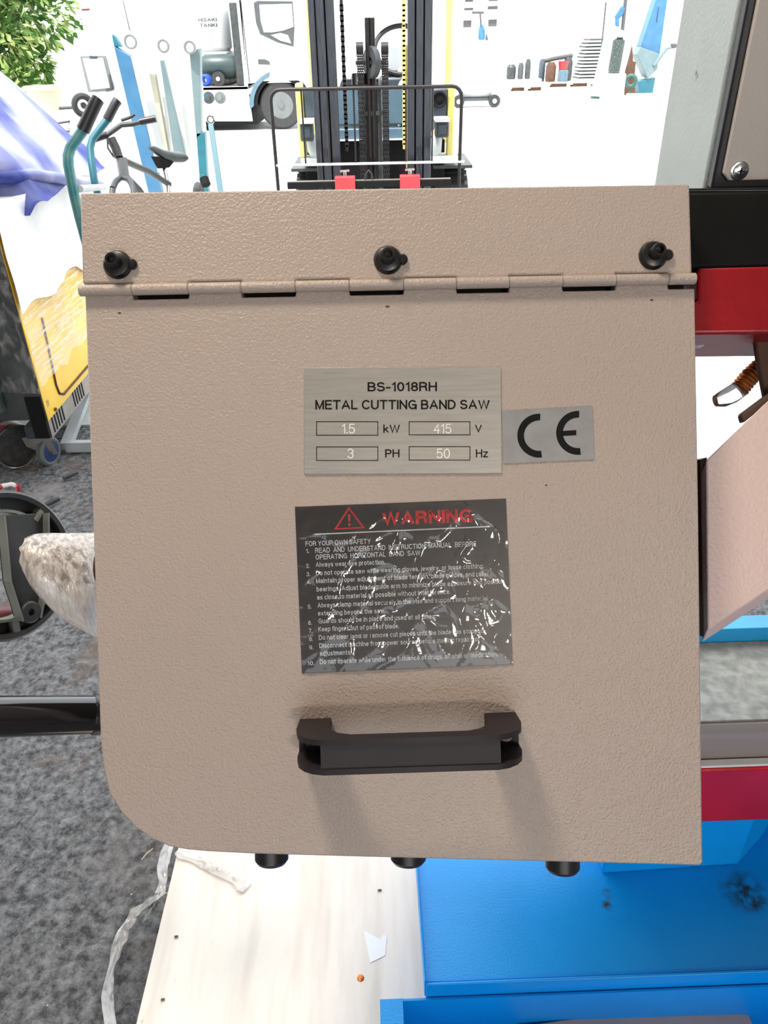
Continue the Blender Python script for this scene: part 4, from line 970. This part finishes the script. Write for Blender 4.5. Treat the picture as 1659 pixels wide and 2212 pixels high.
fbx('cowl_base', 818, 166, 905, 192, 6.40, .25, M['slate'], .02)
for px in (672, 972):
    p = at_y(px, 180, 6.3); MB().tube([V((p.x, 6.4, .8)), V((p.x, 6.55, 2.1))], .025, 8).build('guard_post', M['paleyellow'], fl)
MB().box((vx(660, 6.4), 6.4, 2.1), (vx(975, 6.4), 7.9, 2.14)).build('overhead_guard', M['dark'], fl)

# ------------------------------------------------------------------ truck
TY = 16.0
tk_ = thing('truck', (-3.0, 17, 0), 'white flatbed truck parked in the yard behind the forklift', 'truck')
def P(px, py, Y=TY): return at_y(px, py, Y)
cabL, cabR = P(527, 180).x, P(735, 180).x
cz0 = P(580, 180).z; ctop = 2.15
MB().box((cabL, TY, cz0), (cabR, TY + 1.9, ctop)).build('cab', M['whitepaint'], tk_, bevel=.06, seg=4)
def side_poly(name, pts, off, th, mat, parent=tk_): return MB().prism([P(x, y, TY - off) for x, y in pts], (0, th, 0)).build(name, mat, parent)
win = [(549, 5), (632, 3), (641, 60), (635, 98), (575, 74), (560, 66), (552, 35)]
side_poly('window_frame', [(548, 6), (556, 2), (632, 3), (636, 62), (634, 101), (600, 92), (562, 74), (553, 50)], .012, .012, M['greymark'])
side_poly('side_window', [(560, 10), (630, 8), (634, 58), (612, 66), (588, 70), (570, 70), (563, 45)], .020, .012, M['glassw'])
side_poly('quarter_window', [(585, 76), (605, 71), (622, 76), (629, 94), (606, 88)], .020, .012, M['glassw'])
side_poly('door_handle', [(557, 128), (572, 128), (582, 133), (583, 140), (558, 139)], .03, .03, M['greymark'])
side_poly('door_seam', [(519, 0), (521, 0), (540, 178), (538, 178)], .004, .006, M['dark'])
wc = P(612, 233); wrad = .40; wc = V((wc.x, TY + .15, wrad))
for (yy) in (TY + .02,):
    wc = V((P(608, 240).x, TY + .14, wrad))
    ty = MB().lathe([(.22, -.10), (.36, -.11), (wrad, -.07), (wrad, .09), (.36, .12), (.22, .12)], wc, (0, 1, 0), 40, closed=True).build('tyre', M['rubber'], tk_)
    MB().lathe([(.235, -.10), (.225, -.06), (.15, -.05), (.13, -.085), (.06, -.09), (.05, -.12), (.0001, -.12)], wc, (0, 1, 0), 32).build('wheel_rim', M['offgrey'], ty)
    hb_ = MB()
    for k in range(10):
        a = 2 * pi * k / 10; hb_.cyl(wc + V((cos(a) * .19, -.075, sin(a) * .19)), wc + V((cos(a) * .19, -.055, sin(a) * .19)), .024, n=8)
    hb_.build('rim_hole', M['ink'], ty)
ach = [V((wc.x + .50 * cos(a), TY + .32, wrad + .50 * sin(a))) for a in [radians(q) for q in range(0, 181, 12)]]
ar2 = [V((wc.x + .53 * cos(a), TY + .005, wrad + .53 * sin(a))) for a in [radians(q) for q in range(0, 181, 10)]] + [V((wc.x + .43 * cos(a), TY + .005, wrad + .43 * sin(a))) for a in [radians(q) for q in range(180, -1, -10)]]
MB().prism(ar2, (0, .3, 0)).build('arch_lip', M['ink'], tk_)
MB().prism(ach, (0, .4, 0)).build('wheel_arch', M['ink'], tk_)
ag = [V((wc.x + .58 * cos(a), TY - .01, wrad + .56 * sin(a))) for a in [radians(q) for q in range(105, 190, 10)]] + [V((wc.x + .50 * cos(a), TY - .01, wrad + .49 * sin(a))) for a in [radians(q) for q in range(180, 100, -10)]]
MB().prism(ag, (0, .05, 0)).build('mudguard', M['dash'], tk_)
side_poly('bed_side', [(425, 188), (535, 187), (546, 262), (425, 262)], .0, .05, M['whitepaint'])
z_ = P(480, 187).z
MB().box((P(330, 187).x, TY, z_ - .05), (P(535, 187).x, TY + 1.9, z_ - .01)).build('bed_floor', M['rawsteel'], tk_)
MB().box((P(330, 262).x, TY + .02, .10), (P(556, 262).x, TY + 1.7, .5)).build('chassis', M['ink'], tk_)  # black chassis block, carried down low to serve as the shadow under the truck
MB().box((P(330, 187).x, TY + 1.85, z_), (P(535, 187).x, TY + 1.9, z_ + .35)).build('bed_side', M['whitepaint'], tk_)
MB().box((P(498, 90).x, TY + .25, z_), (P(517, 90).x, TY + 1.7, 2.0)).build('head_board', M['dark'], tk_)
side_poly('tail_post', [(516, 0), (520, 0), (535, 187), (528, 187)], .0, .1, M['whitepaint'])
for cx_ in (451, 476):
    p = P(cx_, 211, TY - .01); MB().lathe([(.10, 0), (.10, -.03), (.05, -.04), (.04, -.12), (.0001, -.12)], p, (0, 1, 0), 18).build('ratchet_winch', M['offgrey'] if cx_ > 460 else M['dark'], tk_)
side_poly('strap', [(441, 204), (457, 206), (457, 215), (441, 213)], .05, .03, M['tealblue'])
wc2 = V((wc.x - 2.4, TY + .2, wrad)); MB().lathe([(.2, -.12), (wrad, -.1), (wrad, .1), (.2, .12)], wc2, (0, 1, 0), 28, closed=True).build('tyre', M['rubber'], tk_)
# load on the bed
gc = P(478, 158, TY + .5)
gt = thing('air_compressor', (gc.x, TY + .6, z_), 'green wheeled air tank standing on the truck bed', 'compressor')
MB().lathe([(.02, -.36), (.16, -.33), (.2, -.25), (.2, .25), (.16, .33), (.02, .36)], (gc.x, TY + .45, z_ + .30), (1, 0, 0), 24).build('tank', M['greentank'], gt)
p = P(475, 172, TY + .35); MB().lathe([(.03, -.03), (.12, -.035), (.12, .035), (.03, .03)], (p.x, TY + .20, z_ + .115), (0, 1, 0), 24, closed=True).build('wheel', M['rubber'], gt)
MB().cyl((p.x, TY + .15, z_ + .115), (p.x, TY + .25, z_ + .115), .035, n=12).build('hub', M['whiteplastic'], gt)
p = P(452, 174, TY + .25)
tag(MB().torus((p.x - .06, TY + .14, z_ + .10), (.2, 1, .1), .07, .03, 20, 8).torus((p.x - .03, TY + .18, z_ + .10), (-.2, 1, .1), .07, .03, 20, 8).build('rope_coil', M['royal'], smooth=60), 'royal blue rope coil on the truck bed', 'rope')
p0 = P(445, 130, TY + 1.0)
tag(MB().box((P(388, 130, TY + .9).x, TY + .74, z_), (P(496, 130, TY + .9).x, TY + 1.8, P(440, 112, TY + .8).z)).build('wrapped_crate', M['cratewrap'], bevel=.03), 'pale wrapped crate under the water tank behind the air tank on the truck bed', 'crate')

# white tank left of the truck, lettered

tx0, tx1 = P(386, 80, TY + .8).x, P(492, 80, TY + .8).x; tw = (tx1 - tx0) / 2; txc = (tx0 + tx1) / 2; tcy = TY + .75 + tw
tz = P(440, 112, TY + .8).z
tn = thing('water_tank', (txc, tcy, tz), 'big white plastic water tank with two grey words on the crate', 'tank')
MB().lathe([(tw * .9, 0), (tw, .06), (tw, .62), (tw * .97, .72), (tw * .8, .86), (tw * .3, .95), (.0001, .96)], (txc, tcy, tz), (0, 0, 1), 48).build('shell', M['whiteplastic'], tn)
MB().lathe([(.12, 0), (.12, .05), (.10, .06), (.0001, .06)], (txc, tcy, tz + .95), (0, 0, 1), 20).build('lid', M['offwhite'], tn)
def wall_text(txt, px0, py0, px1, cap, Y, mat, parent, bold=.2):
    me = text_mesh(txt, bold); xs = [v.co.x for v in me.vertices]; a, b = min(xs), max(xs)
    O = at_y(px0, py0, Y); E = at_y(px1, py0, Y); k = abs(at_y(px0, py0 - cap, Y).z - O.z) / 1.0
    for v in me.vertices:
        x = O.x + (E.x - O.x) * (v.co.x - a) / (b - a); dx = min(.95, abs(x - txc) / (tw + .012))
        y = tcy - (tw + .012) * sqrt(1 - dx * dx)
        v.co = V((x, y, O.z + v.co.y * k))
    me.materials.clear(); me.materials.append(mat); o = bpy.data.objects.new('lettering', me); col.objects.link(o); put(o, parent)
wall_text('HISAKI', 429, 47, 467, 8, tcy - tw, M['greymark'], tn); wall_text('TANKI', 432, 59, 468, 8, tcy - tw, M['greymark'], tn)

# ------------------------------------------------------------------ white and blue column machine left
cm = thing('column_lift', (-3.2, 8.4, 0), 'tall white machine with slanted sky blue and pale teal legs', 'machine')
CY = 8.0
def cp(name, pts, off, th, mat, bevel=.004): return MB().prism([at_y(x, y, CY + off) for x, y in pts], (0, th, 0)).build(name, mat, cm, bevel=bevel)
cp('cabinet', [(165, -20), (330, -20), (372, 330), (228, 330)], .25, .5, M['whitepaint'])
cp('cabinet', [(300, -20), (398, -20), (430, 340), (372, 335)], .32, .5, M['whitepaint'])
cp('front_leg', [(246, 100), (281, 122), (339, 372), (310, 372)], .0, .10, M['skyblue'])
cp('leg_tip', [(241, 74), (248, 80), (262, 102), (246, 100)], .02, .08, M['tealblue'])
cp('leg_web', [(281, 122), (288, 124), (350, 372), (339, 372)], .02, .06, M['whitepaint'])
cp('middle_leg', [(322, 160), (334, 160), (366, 340), (358, 340)], .1, .08, M['tanb'])
cp('middle_leg', [(345, 130), (352, 130), (402, 345), (378, 345)], .12, .06, M['paleteal'])
cp('rear_leg', [(409, 112), (432, 104), (434, 290), (424, 300)], .0, .10, M['paleteal'])
cp('rear_leg', [(424, 288), (442, 286), (447, 378), (430, 376)], .0, .10, M['tealblue'])
cp('rear_leg_base', [(430, 376), (447, 378), (460, 520), (440, 520)], .0, .10, M['tealblue'])
cp('front_leg_base', [(310, 372), (339, 372), (372, 520), (345, 520)], .0, .10, M['skyblue'])
for (x, y, r_) in ((282, 90, .055), (353, 99, .05), (410, 102, .05)):
    p = at_y(x, y, CY - .05)
    MB().lathe([(r_, 0), (r_, .05), (r_ * .8, .06), (r_ * .5, .05), (.0001, .05)], p + V((0, .06, 0)), (0, -1, 0), 24).build('castor_disc', M['whiteplastic'], cm)
    MB().torus(p + V((0, -.005, 0)), (0, 1, 0), r_ * .9, .010, 24, 6).build('castor_rim', M['palegrey'], cm)
cp('hatch_frame', [(172, 121), (228, 120), (246, 195), (190, 200)], .235, .012, M['palegrey'])
cp('hatch', [(178, 126), (222, 125), (238, 190), (196, 194)], .225, .012, M['whitepaint'])
cp('hatch_edge', [(234, 160), (238, 160), (246, 192), (240, 196), (228, 198), (228, 195), (239, 190)], .22, .012, M['dark'])
cp('latch', [(193, 120), (209, 121), (209, 127), (193, 127)], .21, .02, M['slate'])
cp('cabinet_seam', [(264, 0), (266, 0), (281, 66), (279, 66)], .24, .008, M['offgrey'])
cp('red_tag', [(176, 19), (193, 18), (193, 22), (176, 23)], .24, .01, M['maroon'])
jl = thing('jack_lever', at_z(478, 420, 0), 'bright teal flat lever standing beside the truck bed', 'lever')
a_, b_ = at_t(455, 268, 5.4), at_t(475, 405, 5.4)
MB().bar(a_, a_.lerp(b_, 2.2), .038, .012, (0, 1, 0)).build('lever_bar', M['tealdeep'], jl, bevel=.002)
MB().torus(at_t(455, 258, 5.4), (0, 1, 0), .022, .009, 16, 6).build('lever_eye', M['chrome'], jl)
# pale machinery between
pm = thing('wheelbarrow', at_z(120, 500, 0), 'pale painted wheelbarrow body with a dark wheel behind the tarp', 'wheelbarrow')
wc_ = at_t(180, 228, 5.0)
MB().torus(wc_, (.6, -1, .1), .055, .020, 24, 8).build('wheel', M['rubber'], pm); MB().cyl(wc_ - V((.6, -1, .1)) * .02, wc_ + V((.6, -1, .1)) * .01, .02, n=12).build('hub', M['chrome'], pm)
MB().prism([at_t(x, y, 5.3) for x, y in ((100, 240), (170, 232), (190, 330), (130, 345))], F * .25).build('tray', M['whitepaint'], pm, bevel=.01)
MB().tube([at_t(108, 282, 5.2), at_t(150, 284, 5.2), at_t(150, 262, 5.2), at_t(112, 268, 5.2)], .008, 8).build('handle', M['dark'], pm)
MB().tube([at_t(128, 234, 5.2), at_t(160, 232, 5.2)], .010, 8).build('bar', M['greymark'], pm)
MB().tube([at_t(165, 300, 5.3), V((at_t(165, 300, 5.3).x, at_t(165, 300, 5.3).y, .0))], .02, 8).build('leg', M['offwhite'], pm)
pt = thing('plant_pot', at_y(105, 240, 8.5) , 'pale clay flower pot below the leafy tree', 'plant pot')
pc = at_y(104, 238, 8.5)
MB().lathe([(.10, -.9), (.13, 0), (.16, .17), (.18, .18), (.18, .21), (.15, .21), (.14, .1), (.0001, .1)], pc, (0, 0, 1), 28).build('pot', M['clay'], pt)
MB().box((pc.x - .2, 8.3, 0), (pc.x + .2, 8.7, pc.z)).build('plinth', M['whitepaint'], pt)

# ------------------------------------------------------------------ tree
tr_ = thing('tree', (-4.9, 11.5, 0), 'leafy green tree at the upper left behind the tarp', 'tree')
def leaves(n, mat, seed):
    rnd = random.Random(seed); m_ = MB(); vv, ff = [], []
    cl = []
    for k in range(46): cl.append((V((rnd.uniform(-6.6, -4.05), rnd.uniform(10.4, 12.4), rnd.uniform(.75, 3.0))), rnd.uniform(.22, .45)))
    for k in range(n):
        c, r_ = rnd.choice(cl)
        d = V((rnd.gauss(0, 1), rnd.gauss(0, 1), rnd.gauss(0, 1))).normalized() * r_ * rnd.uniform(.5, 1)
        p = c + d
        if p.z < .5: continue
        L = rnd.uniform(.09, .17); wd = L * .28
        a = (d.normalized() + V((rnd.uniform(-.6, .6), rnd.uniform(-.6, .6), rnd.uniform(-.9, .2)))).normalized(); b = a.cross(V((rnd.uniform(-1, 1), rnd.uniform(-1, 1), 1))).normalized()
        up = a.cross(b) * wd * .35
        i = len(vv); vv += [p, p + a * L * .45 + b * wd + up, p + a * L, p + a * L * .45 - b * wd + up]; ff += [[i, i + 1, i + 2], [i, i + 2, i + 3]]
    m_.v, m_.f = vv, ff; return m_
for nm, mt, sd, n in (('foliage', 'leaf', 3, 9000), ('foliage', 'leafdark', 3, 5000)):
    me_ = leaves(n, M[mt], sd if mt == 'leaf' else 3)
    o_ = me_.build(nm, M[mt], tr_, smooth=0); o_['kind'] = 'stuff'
MB().tube([(-5.2, 11.6, 0), (-5.1, 11.5, 1.0), (-4.9, 11.4, 2.0), (-4.8, 11.4, 2.8)], .07, 10, [.09, .075, .05, .02]).build('trunk', M['barkm'], tr_, smooth=60)

# ------------------------------------------------------------------ far side of the yard
def far(px, py, Y): return at_y(px, py, Y)
WY = 32.95
for k, (x0, y0, x1, y1) in enumerate(((1001, 42, 1018, 59), (1055, 40, 1073, 57), (1003, 15, 1022, 22), (1054, 11, 1075, 20), (1005, -4, 1022, 4), (1056, -6, 1075, 2))):
    wn = struct(pbox(MB(), x0, y0, x1, y1, WY, .1).build('window_%d' % (k + 1), M['darkglass']))
    q = at_y((x0 + x1) / 2, y0, WY - .06)
    pbox(MB(), x0 - 1, y0 - 1.5, x1 + 1, y0 + 2, WY - .05, .05).build('window_frame', M['whitepaint'], wn)
CTY = WY - .12; ct = far(1040, 68, CTY)
hk = thing('work_coat', (ct.x, CTY, ct.z - .3), 'blue work coat hanging on a hook by the far wall windows', 'coat')
cpts = [(1038, 53), (1044, 54), (1048, 68), (1047, 86), (1034, 86), (1034, 68)]
MB().prism([far(x, y, CTY) for x, y in cpts], (0, .15, 0)).build('coat', M['bluecloth'], hk, bevel=.04)
MB().tube([far(1037, 27, CTY), far(1038, 40, CTY), far(1039, 54, CTY)], .03, 8).build('hanger', M['greymark'], hk)
MB().tube([far(1020, 27, CTY), far(1045, 27, CTY)], .04, 8).build('hook_rail', M['greymark'], hk)
MB().prism([far(x, y, CTY) for x, y in ((1051, 72), (1055, 87), (1049, 87))], (0, .1, 0)).build('tail', M['slate'], hk)
AY = 20.0
ac = thing('tank_trailer', (far(1040, 215, AY).x, AY, 0), 'low pale tank on small grey wheels beside the forklift', 'tank trailer')
q0, q1 = far(985, 200, AY), far(1068, 203, AY); 
MB().lathe([(.02, 0), (.25, .06), (.30, .15), (.30, (q1.x - q0.x) - .15), (.25, (q1.x - q0.x) - .05), (.02, (q1.x - q0.x))], (q0.x, AY + .2, .46), (1, 0, 0), 28).build('tank', M['offwhite'], ac)
for px in (990, 1067):
    p = far(px, 213, AY); MB().lathe([(.05, -.05), (.13, -.06), (.13, .06), (.05, .05)], (p.x, AY - .08, .13), (0, 1, 0), 24, closed=True).build('wheel', M['rubber'], ac)
    MB().cyl((p.x, AY - .15, .13), (p.x, AY, .13), .05, n=12).build('hub', M['whiteplastic'], ac)
MB().box((q0.x, AY - .02, .13), (q1.x, AY + .3, .19)).build('frame', M['greymark'], ac)
# pallets and junk
def pallet(px0, px1, pyb, Y, label):
    t_ = thing('timber_pallet', (far((px0 + px1) / 2, pyb, Y).x, Y, 0), label, 'pallet', 'timber pallets across the yard')
    x0, x1 = far(px0, pyb, Y).x, far(px1, pyb, Y).x
    MB().box((x0, Y, .12), (x1, Y + 1, .16)).build('deck', M['rawwoodpale'], t_); MB().box((x0, Y, .0), (x1, Y + 1, .03)).build('deck', M['rawwoodpale'], t_)
    for q in (0, .5, 1): MB().box((x0 + (x1 - x0 - .1) * q, Y, .03), (x0 + (x1 - x0 - .1) * q + .1, Y + 1, .12)).build('bearer', M['rawwoodpale'], t_)
    for q in (.04, .54): MB().box((x0 + (x1 - x0) * q + .1, Y + .05, .03), (x0 + (x1 - x0) * (q + .40), Y + .1, .118)).build('gap_shade', M['brown'], t_)  # dark filler pieces that stand for the shade inside the pallet gaps
    return x0, x1
g_y = at_z(1140, 199, 0).y
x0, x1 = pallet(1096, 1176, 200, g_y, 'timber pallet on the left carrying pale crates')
y2 = at_z(1230, 190, 0).y
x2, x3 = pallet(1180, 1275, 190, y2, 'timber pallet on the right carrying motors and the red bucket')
def onp(name, px0, py0, px1, Y, mat, label, cat, z0=.16, dp=.4, shape='box', group=None):
    a, b = far(px0, py0, Y), far(px1, py0, Y)
    m_ = MB()
    if shape == 'box': m_.box((a.x, Y + .1, z0), (b.x, Y + .1 + dp, max(a.z, z0 + .05)))
    else:
        r_ = (b.x - a.x) / 2; h = max(a.z - z0, .06); c = ((a.x + b.x) / 2, Y + .1 + r_, z0)
        m_.lathe([(r_ * .8, 0), (r_, h * .95), (r_ * 1.05, h), (r_ * .9, h), (r_ * .7, h * .2), (.0001, h * .2)] if shape == 'bucket' else [(r_ * .9, 0), (r_, h * .1), (r_, h * .8), (r_ * .6, h), (.0001, h)], c, (0, 0, 1), 20)
    return tag(m_.build(name, mat, bevel=.02 if shape == 'box' else 0), label, cat, group)
onp('crate', 1102, 172, 1172, g_y, M['rawwoodpale'], 'long pale crate on the left pallet', 'crate')
onp('engine_part', 1098, 140, 1118, g_y, M['dark'], 'dark greasy engine part at the left end of the long crate', 'machine part', at_y(1110, 171.5, g_y).z, .4, 'lathe')
onp('engine_part', 1122, 136, 1134, g_y, M['greymark'], 'grey engine part in the middle of the long crate', 'machine part', at_y(1110, 171.5, g_y).z, .4, 'lathe')
onp('engine_part', 1138, 128, 1150, g_y, M['dark'], 'tall dark engine part at the right end of the long crate', 'machine part', at_y(1110, 171.5, g_y).z, .4, 'lathe')
onp('motor', 1168, 128, 1182, y2 + .3, M['slate'], 'slate blue motor left of the brown motors', 'motor', .16, .4, 'lathe')
onp('motor', 1184, 135, 1206, y2, M['brown'], 'rust brown motor left of the red bucket', 'motor', .16, .4, 'lathe')
onp('motor', 1222, 124, 1242, y2 + .4, M['dark'], 'dark motor right of the red bucket', 'motor', .16, .4, 'lathe')
onp('gearbox', 1212, 152, 1230, y2, M['dash'], 'grey blue gearbox under the red bucket', 'gearbox', .16, .35)
zb_ = at_y(1220, 151.5, y2).z
onp('bucket', 1210, 133, 1233, y2, M['redplastic'], 'bright red bucket standing on the gearbox', 'bucket', zb_, .35, 'bucket')
MB_ = MB().tube([far(1172, 133, y2 + .62), far(1200, 126, y2 + .6), far(1236, 120, y2 + .66)], .06, 10)
tag(MB_.build('pipe', M['greymark'], smooth=60), 'grey pipe lying across the motors on the right pallet', 'pipe')
sy = y2 + .5
labs = ['lowest sheet of the stack behind the motors'] 
zz = .16; top = at_y(1285, 84, sy).z; n_ = 12
for k in range(n_):
    a = far(1246 + (k % 3) * 3 + k * .9, 150, sy); b = far(1333 - (k % 4) * 4, 150, sy); hgt = (top - .16) / n_
    wd = ('bottom', 'second', 'third', 'fourth', 'fifth', 'sixth', 'seventh', 'eighth', 'ninth', 'tenth', 'eleventh', 'topmost')[k]
    st_ = tag(MB().box((a.x, sy + (k % 2) * .06, .16 + k * hgt), (b.x, sy + 1.2, .16 + k * hgt + hgt * .55)).build('steel_sheet', M['offwhite'] if k % 3 else M['whitepaint'], bevel=.005),
        '%s pale slab from below in the far stack beside the pole' % wd if 0 < k < 11 else '%s pale slab of the far stack beside the pole' % wd, 'slab', 'stacked slabs across the yard')
    MB().box((a.x + .12, sy + .12, .16 + k * hgt + hgt * .55), (b.x - .12, sy + 1.0, .16 + (k + 1) * hgt)).build('batten', M['dark'], st_)
cy_ = at_z(1305, 214, 0).y
cn = thing('covered_pole', (far(1305, 214, cy_).x, cy_, 0), 'white tapered cover with a green foot in front of the slab stack', 'cover')
pc = far(1308, 214, cy_)
MB().lathe([(.32, .06), (.30, .10), (.12, 1.45), (.03, 1.5)], (pc.x, cy_ + .3, 0), (0, 0, 1), 24).build('cover', M['whiteplastic'], cn)
MB().lathe([(.30, 0), (.30, .06), (.1, .07)], (pc.x, cy_ + .3, 0), (0, 0, 1), 24).build('foot', M['greenring'], cn)
gy = 21.0
gcyl = thing('gas_cylinder', (far(1330, 150, gy).x, gy, 0), 'dark mottled gas cylinder with pale valve beside the covered pole', 'gas cylinder')
a = far(1327, 148, gy); b = far(1338, 82, gy)
MB().tube([V((a.x, gy, a.z - .1)), V((a.x, gy, a.z)), b + V((0, 0, -.05)), b], .13, 18, [.13, .14, .14, .05]).build('bottle', M['gascyl'], gcyl, smooth=60)
MB().box((a.x - .2, gy - .2, 0), (a.x + .25, gy + .3, a.z - .1)).build('stand', M['whitepaint'], gcyl, bevel=.02)
MB().lathe([(.05, 0), (.14, .03), (.14, .10), (.04, .16)], b, (0, 0, 1), 16).build('valve_cap', M['offwhite'], gcyl)
for px, ytop, ybot, r_, lb in ((1353, -15, 66, .045, 'tall thin grey pole rising behind the gas cylinder'), (1309, 5, 82, .02, 'very thin grey rod standing on the slab stack')):
    a = far(px, ytop, gy + 2); b = far(px - 6, ybot, gy + 2)
    tag(MB().cyl((b.x, gy + 2, 0), a, r_, n=10).build('pole', M['greymark']), lb, 'pole')
cl = [far(x, y, gy + 1.94) for x, y in ((1345, 12), (1351, 18), (1346, CTY), (1338, 40), (1338, 58), (1331, 56), (1331, 40), (1329, 36), (1338, 22))]
tag(MB().prism(cl, (0, .12, 0)).build('rag', M['bluecloth'], bevel=.02), 'slate blue rag tied to the tall pole', 'rag')
by_ = at_z(1395, 203, 0).y
bm_ = thing('blue_machine', (far(1400, 203, by_).x, by_, 0), 'blue machine with triangular post and pale hopper beside the control box', 'machine')
def bp_(name, pts, off, th, mat): return MB().prism([far(x, y, by_ + off) for x, y in pts], (0, th, 0)).build(name, mat, bm_, bevel=.01)
bp_('post', [(1420, -10), (1443, -10), (1425, 118), (1384, 101)], .1, .4, M['skyblue'])
bp_('slot', [(1422, 14), (1424, 14), (1420, 48), (1417, 48)], .09, .02, M['navyblue'])
bp_('hopper', [(1384, 101), (1424, 116), (1420, 150), (1398, 168), (1376, 118)], .0, .5, M['paleteal'])
bp_('column', [(1400, 150), (1420, 140), (1418, 175), (1398, 176)], .1, .3, M['offwhite'])
bp_('base', [(1378, 176), (1416, 168), (1410, 203), (1382, 203)], .05, .5, M['tealblue'])
MB().tube([far(1412, 142, by_), far(1440, 104, by_), far(1455, 100, by_)], .05, 10).build('lever', M['paleteal'], bm_, smooth=60)
p = far(1455, 99, by_); MB().lathe([(.02, -.06), (.08, -.04), (.09, 0), (.08, .04), (.02, .06)], p, (0, 0, 1), 14).build('knob', M['greymark'], bm_)
ry = by_ - .6; p = far(1363, 175, ry)
tag(MB().torus((p.x, ry, p.z), (.35, 1, 0), .12, .05, 28, 8).cyl((p.x, ry + .02, p.z - .14), (p.x, ry + .02, 0), .03, n=8).build('hose_reel', M['greenring'], smooth=60), 'dark green hose ring standing left of the blue machine', 'hose')
bp2 = [far(x, y, ry + .3) for x, y in ((1350, 205), (1352, 152), (1358, 132), (1366, 100), (1368, 132), (1374, 134), (1372, 156), (1372, 205))]
tag(MB().prism(bp2, (0, .1, 0)).build('brown_bag', M['brown'], bevel=.01), 'pointed brown sack leaning above the green hose ring', 'sack')
tag(MB().box((far(1332, 200, by_).x, by_ - 1.1, 0), (far(1385, 200, by_).x, by_ - .9, .08)).build('timber', M['rawwood']), 'yellowish timber beam on the yard in front of the hose ring', 'timber')
